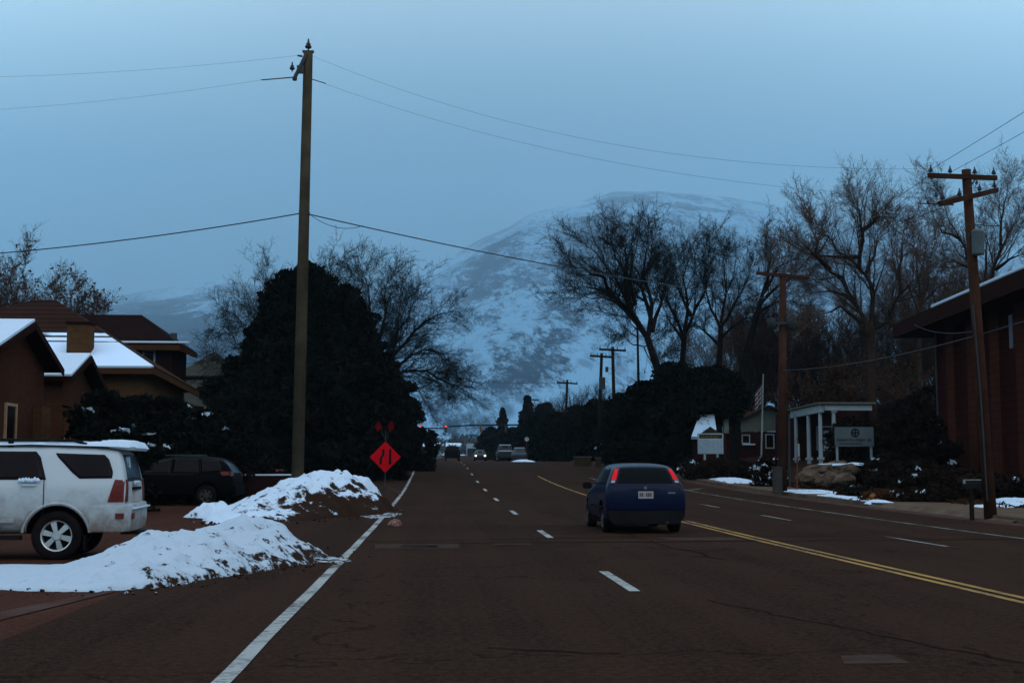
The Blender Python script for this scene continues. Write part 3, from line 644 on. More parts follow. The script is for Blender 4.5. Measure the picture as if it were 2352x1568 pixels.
def bushy(name, label, base, prof, n, seed, mat=None, leaf=.2, cat='tree', group=None, clumps=160, crad=.7, trunk=.18, squash=1.0, snow=0, elong=1.0, part='crown', fill=.35):
    """evergreen mass: prof = [(z, radius)...]; clumps of small leaf faces with ragged outline"""
    rs = np.random.RandomState(seed); mat = mat or needle
    zs = np.array([p[0] for p in prof]); rr = np.array([p[1] for p in prof]); root = thing(name, label, cat, base, 0, group)
    cz = rs.uniform(zs[0], zs[-1], clumps * 3); cr_ = np.interp(cz, zs, rr); keep = rs.random_sample(len(cz)) < (cr_ / rr.max()) ** 1.0 + .12; cz = cz[keep][:clumps]; cr_ = cr_[keep][:clumps]
    an = rs.uniform(0, 2 * np.pi, len(cz)); f_ = rs.uniform(.4, 1.35, len(cz)) ** .5
    cc = np.stack([np.cos(an) * cr_ * f_, np.sin(an) * cr_ * f_ * squash, cz], axis=1)
    per = int(n * (1 - fill) / len(cz)); rad = crad * rs.uniform(.35, 1.2, len(cz))
    dv = rs.normal(size=(len(cz), per, 3)); dv /= np.linalg.norm(dv, axis=2, keepdims=True); dv *= rs.uniform(.25, 1, (len(cz), per, 1)) ** .5
    pts = (cc[:, None, :] + dv * rad[:, None, None] * np.array([1, 1, .75])).reshape(-1, 3)
    m_ = int(n * fill); z2 = rs.uniform(zs[0], zs[-1], m_); r2 = np.interp(z2, zs, rr) * np.sqrt(rs.random_sample(m_)) * .93; a2 = rs.uniform(0, 2 * np.pi, m_)
    pts = np.concatenate([pts, np.stack([np.cos(a2) * r2, np.sin(a2) * r2 * squash, z2], axis=1)]); big = np.concatenate([np.ones(len(pts) - m_), np.full(m_, 1.45)])
    pts[:, 2] = np.maximum(pts[:, 2], .02)
    V, Q = quads(pts, leaf, seed, elong); V = (V.reshape(-1, 4, 3) - pts[:, None, :]) * big[:, None, None] + pts[:, None, :]
    mats = [mat, SNOW]; mi = np.zeros(len(Q), dtype=np.int32)
    if snow:
        sel = rs.random_sample(len(cz)) < snow; ids = np.repeat(sel, per) & (dv.reshape(-1, 3)[:, 2] > .45) & (rs.random_sample(len(cz) * per) < .8); mi[:len(ids)] = ids
    np_mesh(part, V.reshape(-1, 3), Q, mats, root, world=False, mi=mi)
    if trunk: MB().tube2([(0, 0, -.1), (0, 0, zs[-1] * .55)], [trunk, trunk * .5], 8).build('trunk', barkd, root, world=False)
    return root

# ------------------------------------------------------------------ left trees
def zbase(X, Y): return (X, Y, zg(X, Y))
bushy('evergreen_tree', 'huge black-green evergreen tree behind the tall utility pole', zbase(XA(700, 75), 75),
      [(0, 5.2), (2.5, 5.4), (4.2, 5.0), (5.8, 4.2), (7.3, 3.3), (8.5, 2.6), (9.6, 2.3), (10.9, 1.9), (11.7, 1.1), (12.3, .35)], 80000, 3, leaf=.14, clumps=460, crad=.52, trunk=.4)
bushy('evergreen_tree', 'evergreen stem merging into the right shoulder of the huge evergreen', zbase(XA(790, 78), 78), [(0, 3.0), (4, 3.2), (7, 2.6), (9.2, 1.8), (10.6, 1.1), (11.4, .3)], 30000, 13, leaf=.14, clumps=170, crad=.5, trunk=.25)
bushy('evergreen_tree', 'evergreen stem merging into the left shoulder of the huge evergreen', zbase(XA(622, 73), 73), [(0, 2.6), (3.5, 2.8), (6.4, 2.0), (8.4, 1.3), (9.8, .3)], 24000, 14, leaf=.14, clumps=150, crad=.5, trunk=.25)
bushy('evergreen_tree', 'rounded dark evergreen leaning over the road edge, right of the huge evergreen', zbase(-4.1, 90),
      [(0, 3.6), (2.0, 3.5), (4.0, 2.8), (6.0, 2.2), (7.4, 1.1)], 36000, 5, leaf=.14, clumps=200, crad=.6, trunk=.3)
bushy('evergreen_tree', 'low spreading evergreen left of the huge evergreen', zbase(-11.0, 72),
      [(0, 3.0), (2.0, 3.2), (4.0, 2.5), (5.4, 1.1)], 26000, 6, leaf=.15, clumps=130, crad=.6, trunk=.25)
limb_tree('bare_tree', 'bare wide-crowned tree behind the huge evergreen, arching over the street', 98,
          [(850, 1060), (850, 960), (855, 880)],
          [[(855, 880), (870, 790), (890, 700), (880, 640), (905, 605)], [(860, 870), (900, 780), (950, 700), (960, 650)], [(860, 880), (920, 800), (975, 735), (1030, 700), (1055, 690)],
           [(860, 890), (930, 830), (990, 790), (1040, 800), (1060, 830)], [(858, 900), (940, 850), (1000, 850), (1050, 880), (1085, 900)], [(850, 880), (830, 780), (800, 680), (790, 620)],
           [(850, 890), (800, 760), (760, 660), (745, 590), (755, 570)], [(852, 880), (845, 760), (850, 660), (835, 600)], [(870, 860), (905, 820), (925, 740), (930, 660)], [(860, 900), (930, 880), (985, 890), (1030, 870)]],
          .42, 11, barkd, barkd, maxl=2, nch=3, lnk=0.90, up=-.02, thick=3.2)
limb_tree('bare_tree', 'small bare tree fanning out on the left flank of the huge evergreen', 80,
          [(620, 1050), (610, 900), (600, 840)], [[(600, 840), (570, 800), (535, 775), (520, 760)], [(600, 850), (560, 830), (530, 830), (505, 845)], [(600, 830), (585, 770), (560, 735)], [(600, 840), (600, 760), (590, 700), (615, 650)]],
          .2, 12, barkd, barkd, maxl=2, nch=3, lnk=0.90, up=-.04, thick=3.2)
auto_tree('leafy_tree', 'thin tree with brown leaves left, behind the brick house roof peak', zbase(XA(175, 120), 120), ZA(638, 120) - zg(0, 120) - 1, 2.5, 21, bark, twigr, .2, leaf=2600, trunk_f=.45, nl=8, thick=.7)
auto_tree('leafy_tree', 'reddish bare tree at the far left edge above the snowy gable', zbase(XA(-10, 100), 100), ZA(575, 100) - zg(0, 100) - 1, 4.0, 22, bark, twigr, .25, leaf=1200, trunk_f=.4, nl=9)
auto_tree('leafy_tree', 'low reddish tree between the two left-hand trees, above the brick roof', zbase(XA(80, 110), 110), ZA(665, 110) - zg(0, 110) - 1, 2.2, 23, bark, twigr, .2, leaf=1600, trunk_f=.45, nl=7)
# snow-dusted hedge before the houses
for i, (px, Y, h, r_, lb) in enumerate([(235, 40, 1.9, 1.2, 'leftmost snow-dusted hedge bush beside the second gable'), (310, 48, 2.05, 1.3, 'snow-dusted hedge bush below the hipped brick roof'), (385, 48.5, 2.0, 1.3, 'snow-dusted hedge bush right of the brick wall'), (455, 49.5, 1.9, 1.5, 'dark hedge bush left of the huge evergreen'), (530, 52, 2.4, 1.8, 'dark bush at the foot of the huge evergreen')]):
    X = XA(px, Y); zt = ZA([905, 915, 915, 940, 950][i], Y) - zg(X, Y)
    bushy('hedge_bush', lb, zbase(X, Y), [(0, r_), (zt * .5, r_ * 1.1), (zt * .85, r_ * .75), (zt, r_ * .3)], 5200, 40 + i, leaf=.085, cat='bush', group='hedge in front of the brick houses', clumps=70, crad=.33, trunk=0, snow=.13 if i < 4 else .03, part='foliage')

# ------------------------------------------------------------------ houses, left
brick1 = mat_brick('brick_brown', (.070, .021, .010), (.048, .014, .007), (.046, .024, .015))
brick2 = mat_brick('brick_tan', (.110, .044, .016), (.072, .028, .011), (.06, .036, .020))
brickd = mat_brick('brick_dark', (.024, .007, .0045), (.016, .005, .0035), (.016, .008, .006))
brickr = mat_brick('brick_red', (.040, .0075, .005), (.026, .005, .004), (.020, .009, .007))
soffit = M('brown_soffit', (.020, .006, .004), .85, .2, var=.2)
fascia = M('brown_fascia', (.055, .021, .008), .8, .2, var=.2)
shing = mat_bands('brown_shingles', (.040, .018, .010), (.022, .009, .006), .14)
shing_dk = mat_bands('dark_shingles', (.014, .005, .004), (.009, .0035, .003), .14)
shing_gr = mat_bands('grey_shingles', (.050, .044, .033), (.036, .032, .024), .16)
def window(parent, c, w_, h_, ax, frame=trimw, n_=None):
    """c centre on wall plane; ax 'x' = wall faces -Y, 'y' = wall faces +X (street) , '-y' faces -X"""
    f = MB(); t = .08
    if ax == 'x':
        for dx, dz, a_, b2 in ((0, h_ / 2, w_ + t, t), (0, -h_ / 2, w_ + t, t), (-w_ / 2, 0, t, h_ - t), (w_ / 2, 0, t, h_ - t)): f.box((c[0] + dx, c[1] - .03, c[2] + dz), (a_, .06, b2))
        fr = f.build('window', frame, parent); MB().box((c[0], c[1] - .012, c[2]), (w_ - t, .02, h_ - t)).build('pane', glass, fr)
    else:
        s = 1 if ax == 'y' else -1
        for dy, dz, a_, b2 in ((0, h_ / 2, w_ + t, t), (0, -h_ / 2, w_ + t, t), (-w_ / 2, 0, t, h_ - t), (w_ / 2, 0, t, h_ - t)): f.box((c[0] + s * .03, c[1] + dy, c[2] + dz), (.06, a_, b2))
        fr = f.build('window', frame, parent); MB().box((c[0] + s * .012, c[1], c[2]), (.02, w_ - t, h_ - t)).build('pane', glass, fr)
    return fr
def gable_x(root, X0, X1, Y1, Ym, Y2, ze, zt, roofm, snowm, wallm, zb, wall_in=.45):
    """ridge along X, gable end at X1 facing the street"""
    r_ = MB(); r_.slab([(X1, Y1, ze), (X1, Ym, zt), (X0, Ym, zt), (X0, Y1, ze)], .14); r_.slab([(X1, Ym, zt), (X1, Y2, ze - .15), (X0, Y2, ze - .15), (X0, Ym, zt)], .14)
    rf = r_.build('roof', roofm, root)
    s_ = MB(); s_.slab([(X1 - .03, Y1 + .02, ze + .09), (X1 - .03, Ym, zt + .09), (X0, Ym, zt + .09), (X0, Y1 + .02, ze + .09)], .07); s_.build('snow', snowm, rf)
    f = MB()
    for (ya, za), (yb, zb_) in (((Y1, ze), (Ym, zt)), ((Ym, zt), (Y2, ze - .15))):
        f.add([(X1 + .02, ya, za - .22), (X1 + .02, ya, za - .02), (X1 + .02, yb, zb_ - .02), (X1 + .02, yb, zb_ - .22), (X1 - .03, ya, za - .22), (X1 - .03, ya, za - .02), (X1 - .03, yb, zb_ - .02), (X1 - .03, yb, zb_ - .22)], [(0, 1, 2, 3), (4, 7, 6, 5), (0, 4, 5, 1), (1, 5, 6, 2), (2, 6, 7, 3), (3, 7, 4, 0)])
    f.build('bargeboard', soffit, root)
    xw = X1 - wall_in
    wl = MB(); wl.add([(xw, Y1 + .5, zb), (xw, Y2 - .5, zb), (xw, Y2 - .5, ze - .25), (xw, Ym, zt - .2), (xw, Y1 + .5, ze - .02), (X0, Y1 + .5, zb), (X0, Y2 - .5, zb), (X0, Y2 - .5, ze - .25), (X0, Ym, zt - .2), (X0, Y1 + .5, ze - .02)],
                      [(0, 1, 2, 3, 4), (9, 8, 7, 6, 5), (0, 4, 9, 5), (1, 6, 7, 2), (2, 7, 8, 3), (3, 8, 9, 4), (0, 5, 6, 1)])
    w_ = wl.build('wall', wallm, root); 
    return rf, w_
hA = thing('brick_house', 'brick bungalow with snowy gable at the far left, behind the white vehicle', 'house', (-15, 38, .2))
gable_x(hA, -24, XA(66, 38), 35.2, 38.2, 41.2, ZA(801, 35.2), ZA(745, 38.2), soffit, SNOW, brick1, 0)
xg = XA(66, 38) - .45
window(hA, (xg, 37.6, 2.3), .9, 1.7, 'y', M('tan_trim', (.30, .17, .08), .7))
window(hA, (xg - 2.2, 35.7, 2.35), .9, 1.7, 'x', MATS['tan_trim'])
p_ = MB(); p_.box((xg + .1, 40.2, 1.6), (.3, .9, 3.2)); p_.build('pilaster', brick2, hA)
hB = thing('brick_house', 'brick house with snowy hipped roof, tan chimney and a small street-side gable', 'house', (-16, 52, .3))
gable_x(hB, -19, XA(205, 46.5), 44.0, 46.4, 48.8, ZA(868, 44), ZA(820, 46.4), soffit, SNOW, brick1, 0)
for yy in (45.2, 47.6): MB().box((XA(205, 46.5) - .35, yy, 1.7), (.3, .7, 3.3)).build('porch_pier', brick2, hB)
A_ = P(129, 689, 59); FR = P(353, 840, 52); BR = P(457, 896, 64); FL = Vector((-26, 52, FR.z)); BL = Vector((-26, 66, FR.z))
A2 = Vector((A_.x - 1.0, A_.y, A_.z))
hz0, hz1 = FR.z, A_.z
snroof = mat_bands('hip_roof_part_snow', (.032, .012, .007), (.014, .005, .0035), .24, snow=(hz0 + .55, hz0 + 2.5), thin=.45)
r_ = MB(); r_.slab([FL, FR, A_, A2], .16); rf = r_.build('roof', snroof, hB)
r_ = MB(); r_.slab([FR, BR, A_], .16); r_.slab([BR, BL, A2, A_], .16); r_.slab([BL, FL, A2], .16); r_.build('roof', shing, hB)
# straggling snow on ridge, chimney
ch = P(185, 786, 53.3); cb = MB(); cb.box((ch.x, 53.3, ch.z - .4), (.88, .8, 2.2)); chm = cb.build('chimney', brick2, hB)
MB().box((ch.x, 53.3, ch.z + .76), (1.0, .95, .10)).build('chimney_cap', soffit, chm)
f = MB(); f.box(((FL.x + FR.x) / 2, 52.02, FR.z - .2), (FR.x - FL.x, .08, .24)); f.build('gutter', fascia, hB)
f = MB(); d_ = BR - FR; f.prism([FR + Vector((.02, 0, -.32)), FR + Vector((.02, 0, -.08)), BR + Vector((.02, 0, -.08)), BR + Vector((.02, 0, -.32))], (-.08, 0, 0)); f.build('eave_board', fascia, hB)
wb = MB(); wb.add([(-26, 52.6, 0), (FR.x - .5, 52.6, 0), (BR.x - .7, 64, 0), (-26, 65, 0), (-26, 52.6, FR.z - .1), (FR.x - .5, 52.6, FR.z - .1), (BR.x - .7, 64, BR.z - .1), (-26, 65, FR.z - .1)], [(0, 1, 5, 4), (1, 2, 6, 5), (2, 3, 7, 6), (3, 0, 4, 7)])
wb.build('wall', brick2, hB)
window(hB, (XA(300, 52.6), 52.6, 3.0), .9, 1.3, 'x')
hC = thing('two_storey_house', 'dark two-storey brick house with dark hipped roof, right of the chimney', 'house', (-18, 74, .3))
Yc = 72; ze = ZA(793, 72); xr = XA(405, 72); xl = xr - 9; zt = ZA(727, 74.5)
fr, br, fl, bl = Vector((xr, 72, ze)), Vector((xr + .0, 77.2, ze)), Vector((xl, 72, ze)), Vector((xl, 77.2, ze)); ra, rb = Vector((XA(316, 74.6), 74.6, zt)), Vector((XA(180, 74.6), 74.6, zt))
r_ = MB(); r_.slab([fl, fr, ra, rb], .15); r_.slab([fr, br, ra], .15); r_.slab([br, bl, rb, ra], .15); r_.slab([bl, fl, rb], .15); rf = r_.build('roof', shing_dk, hC)
MB().box(((xl + xr) / 2 + 1, 72.25, ze + .12), (8.0, .35, .10)).build('snow', SNOW, rf)
f = MB(); f.box(((xl + xr) / 2, 72, ze - .2), (9.0, .1, .28)); f.box((xr, 74.6, ze - .2), (.1, 5.2, .28)); f.build('fascia', fascia, hC)
MB().box(((xl + xr) / 2, 74.7, ze / 2), (8.0, 4.2, ze)).build('wall', brickd, hC)
q = P(397, 784, 72.6); c2 = MB().box((q.x, 72.8, q.z + .1), (.32, .3, .75)).build('chimney', iron, rf); 
window(hC, P(342, 832, 72.58), .6, 1.3, 'x'); window(hC, P(290, 850, 72.58), .6, 1.3, 'x')
hD = thing('grey_roof_house', 'house with grey pyramid roof behind the dark two-storey house', 'house', (-17, 104, 1.4))
fr, fl = P(562, 862, 100), P(398, 862, 100); ap = P(493, 807, 103); br, bl = fr + Vector((0, 7, 0)), fl + Vector((0, 7, 0))
r_ = MB(); r_.slab([fl, fr, ap], .15); r_.slab([fr, br, ap], .15); r_.slab([br, bl, ap], .15); r_.slab([bl, fl, ap], .15); r_.build('roof', shing_gr, hD)
MB().box(((fl.x + fr.x) / 2, 103.6, fl.z / 2 + .3), (fr.x - fl.x - 1, 6, fl.z - .7)).build('wall', brickd, hD)
lo = MB().slab([P(400, 905, 94), P(555, 905, 94), P(540, 872, 99.8), P(398, 872, 99.8)], .2).build('porch_roof', shing_gr, hD)
MB().slab([P(470, 884, 97) + Vector((0, 0, .12)), P(528, 884, 97) + Vector((0, 0, .12)), P(526, 876, 99) + Vector((0, 0, .12)), P(472, 876, 99) + Vector((0, 0, .12))], .08).build('snow', SNOW, lo)
MB().box(((fl.x + fr.x) / 2, 97, fl.z / 2 - .4), (fr.x - fl.x - 1.4, 5, fl.z - 2.3)).build('porch_wall', brickd, hD)
shd = thing('snowy_shed', 'low shed with slumped roof and snow edge, between the brick house and the evergreen', 'shed', (XA(455, 66), 66, .5))
s_ = MB(); s_.slab([P(405, 912, 66), P(500, 950, 66), P(500, 940, 70), P(405, 880, 70)], .15); sr = s_.build('roof', shing_gr, shd)
MB().box((XA(450, 68), 68, 1.7), (2.0, 3.4, 3.0)).build('wall', brickd, shd)
bq = P(458, 963, 57); sb = thing('lean_to', 'small dark lean-to with one slab of snow, among the black bushes', 'shed', (bq.x, 57, zg(bq.x, 57)))
MB().box((bq.x, 58, (bq.z + zg(bq.x, 58)) / 2), (1.0, 1.6, bq.z - zg(bq.x, 58))).build('body', blackpl, sb)
MB().slab([(bq.x - .62, 57, bq.z), (bq.x + .55, 57, bq.z - .06), (bq.x + .5, 58.9, bq.z + .22), (bq.x - .55, 58.9, bq.z + .26)], .10).build('snow', SNOW, sb, bevel=.03)

# ------------------------------------------------------------------ vehicles
def row_panel(bvh, left, right, plane, rows, cols, off, thick=.02, side=1):
    """left/right: polylines (u,z) top->bottom; plane 'side' casts along y, 'rear' casts +x, 'front' casts -x"""
    def samp(pl, t):
        L_ = [0]
        for i in range(len(pl) - 1): L_.append(L_[-1] + math.hypot(pl[i + 1][0] - pl[i][0], pl[i + 1][1] - pl[i][1]))
        s = t * L_[-1]
        for i in range(len(pl) - 1):
            if s <= L_[i + 1] + 1e-9:
                q = (s - L_[i]) / max(1e-9, L_[i + 1] - L_[i]); return (pl[i][0] + (pl[i + 1][0] - pl[i][0]) * q, pl[i][1] + (pl[i + 1][1] - pl[i][1]) * q)
        return pl[-1]
    V = []; 
    for j in range(rows + 1):
        a, b = samp(left, j / rows), samp(right, j / rows)
        for i in range(cols + 1):
            t = i / cols; u, z = a[0] + (b[0] - a[0]) * t, a[1] + (b[1] - a[1]) * t
            if plane == 'side': o, d = Vector((u, side * 3, z)), Vector((0, -side, 0))
            elif plane == 'rear': o, d = Vector((-3, u, z)), Vector((1, 0, 0))
            else: o, d = Vector((9, u, z)), Vector((-1, 0, 0))
            h, nn, _, _ = bvh.ray_cast(o, d)
            if h is None: h = Vector((u, side * .7, z)) if plane == 'side' else Vector((.1 if plane == 'rear' else 4, u, z))
            V.append((h - d * off, h + d * thick))
    k = len(V); vs = [v[0] for v in V] + [v[1] for v in V]; fs = []; n_ = cols + 1
    for j in range(rows):
        for i in range(cols):
            q = (j * n_ + i, j * n_ + i + 1, (j + 1) * n_ + i + 1, (j + 1) * n_ + i); fs.append(q); fs.append(tuple(x + k for x in reversed(q)))
    bd = [i for i in range(n_)] + [(j + 1) * n_ - 1 for j in range(1, rows + 1)] + [rows * n_ + i for i in range(cols - 1, -1, -1)] + [j * n_ for j in range(rows - 1, 0, -1)]
    for i in range(len(bd)): a, b = bd[i], bd[(i + 1) % len(bd)]; fs.append((a, a + k, b + k, b))
    return MB().add(vs, fs)
def loft_body(st):
    vs = []; rings = []
    for (x, zl, zb, zt, wl, wb_, wt) in st:
        zb = min(zb, zt - .03); h = zt - zb
        half = [(0, zl), (wl * .8, zl), (wl, zl + .06), (wb_ * .995, zl + (zb - zl) * .45), (wb_, zb - (zb - zl) * .12), (wb_ - .03, zb), (wt + (wb_ - wt) * .12, zt - min(.10, h * .35)), (wt - .05, zt - min(.03, h * .15)), (wt * .6, zt + .01), (0, zt + .02)]
        full = half + [(-y_, z_) for y_, z_ in reversed(half[1:-1])]
        rings.append(len(vs)); vs += [(x, y_, z_) for y_, z_ in full]; n_ = len(full)
    fs = []
    for a, b in zip(rings[:-1], rings[1:]):
        for k_ in range(n_): fs.append((a + k_, a + (k_ + 1) % n_, b + (k_ + 1) % n_, b + k_))
    fs.append(tuple(range(rings[0], rings[0] + n_))); fs.append(tuple(range(rings[-1] + n_ - 1, rings[-1] - 1, -1)))
    return vs, fs
def wheel_set(root, axles, track, r_, w_, spokes=6, rim=chrome, rr=.62, hi=True):
    n_ = 28 if hi else 12
    proto = None
    for x in axles:
        for s in (1, -1):
            wt = bpy.data.objects.new('wheel', None); C.objects.link(wt); wt.parent = root; wt.location = (x, s * track, r_)
            wt.empty_display_size = .1
            if proto is None:
                m_ = MB(); m_.lathe([(r_ * rr, -w_ * .5), (r_ * .93, -w_ * .5), (r_, -w_ * .35), (r_, w_ * .35), (r_ * .93, w_ * .5), (r_ * rr, w_ * .5), (r_ * (rr - .02), w_ * .2)], n_, axis='Y')
                ty = m_.build('tyre', rubber, wt, world=False, smooth=True)
                m_ = MB(); m_.lathe([(r_ * rr, w_ * .5 + .005), (r_ * rr * .92, w_ * .46), (r_ * rr * .9, w_ * .1)], n_, axis='Y')
                for k_ in range(spokes):
                    a = 2 * math.pi * k_ / spokes + .26; M_ = Matrix.Rotation(a, 3, 'Y')
                    ps = [M_ @ Vector(p) for p in ((-.028, w_ * .44, .02), (.028, w_ * .44, .02), (.045, w_ * .40, r_ * rr * .93), (-.045, w_ * .40, r_ * rr * .93))]; m_.prism(ps, M_ @ Vector((0, -.04, 0)))
                m_.lathe([(.001, w_ * .52), (.06, w_ * .52), (.08, w_ * .40)], 12, axis='Y')
                ri = m_.build('rim', rim, wt, world=False)
                m_ = MB(); m_.lathe([(.001, w_ * .05), (r_ * rr * .9, w_ * .05)], n_, axis='Y'); ds = m_.build('brake_disc', rubber, wt, world=False)
                proto = (ty, ri, ds)
            else:
                for o in proto: c = o.copy(); C.objects.link(c); c.parent = wt
            if s < 0: wt.rotation_euler = (0, 0, math.pi)
def vehicle(name, label, cat, loc, head, st, paint, axles, r_, track, side_w, rear_w, front_w, rear_l, side_l=None, arch=1.22, bumper=None, hi=True, group=None, front_l=None, sub=True, rim=chrome, extras=None, spokes=6):
    root = thing(name, label, cat, loc, head, group)
    vs, fs = loft_body(st); me = bpy.data.meshes.new('body'); me.from_pydata(vs, [], fs)
    bm = bmesh.new(); bm.from_mesh(me); bmesh.ops.recalc_face_normals(bm, faces=bm.faces); bm.to_mesh(me); bm.free()
    ob = bpy.data.objects.new('body', me); C.objects.link(ob); me.materials.append(paint); me.materials.append(rubber)
    if hi:
        md = ob.modifiers.new('s', 'SUBSURF'); md.levels = 2; md.render_levels = 2
        dg = bpy.context.evaluated_depsgraph_get(); m1 = bpy.data.meshes.new_from_object(ob.evaluated_get(dg)); ob.modifiers.clear(); ob.data = m1
        cut = MB()
        W_ = max(s[5] for s in st)
        for x in axles:
            for s in (1, -1): cut.lathe([(.001, s * (W_ + .3)), (r_ * arch, s * (W_ + .3)), (r_ * arch, s * (track - .22)), (.001, s * (track - .22))], 32, (x, 0, r_), 'Y')
        cm = cut.build('cut', rubber, None); bo = ob.modifiers.new('b', 'BOOLEAN'); bo.object = cm; bo.operation = 'DIFFERENCE'; bo.solver = 'EXACT'
        dg = bpy.context.evaluated_depsgraph_get(); dg.update(); m2 = bpy.data.meshes.new_from_object(ob.evaluated_get(dg)); ob.modifiers.clear(); ob.data = m2; bpy.data.objects.remove(cm)
        for p in m2.polygons:
            p.use_smooth = True; c = p.center; p.material_index = 0
            for x in axles:
                if math.hypot(c.x - x, c.z - r_) < r_ * arch * 1.004 and abs(c.y) < W_ - .035: p.material_index = 1; p.use_smooth = False
        me = m2; me.name = 'body'
        while len(me.materials) > 2: me.materials.pop()
    else:
        for p in me.polygons: p.use_smooth = len(p.vertices) < 5
    ob.parent = root
    bm = bmesh.new(); bm.from_mesh(me); bmesh.ops.triangulate(bm, faces=bm.faces); bv = BVHTree.FromBMesh(bm); bm.free()
    rc = (8, 8) if hi else (2, 3)
    for l_, r2 in side_w:
        for s in (1, -1): row_panel(bv, l_, r2, 'side', rc[0], rc[1], .010, side=s).build('window', glass, root, world=False, smooth=hi)
    for l_, r2 in rear_w: row_panel(bv, l_, r2, 'rear', rc[0], rc[1], .010).build('rear_window', glass, root, world=False)
    for l_, r2 in front_w: row_panel(bv, l_, r2, 'front', rc[0], rc[1], .010).build('windscreen', glass, root, world=False)
    for l_, r2, mt in rear_l: row_panel(bv, l_, r2, 'rear', 4 if hi else 1, 3 if hi else 1, .018).build('tail_light', mt, root, world=False)
    for l_, r2, mt in (side_l or []):
        for s in (1, -1): row_panel(bv, l_, r2, 'side', 4, 3, .014, side=s).build('tail_light', mt, root, world=False)
    for l_, r2, mt in (front_l or []): row_panel(bv, l_, r2, 'front', 2, 2, .02).build('headlight', mt, root, world=False)
    wheel_set(root, axles, track, r_, .2, rim=rim, hi=hi, spokes=spokes)
    if extras: extras(root, bv)
    return root
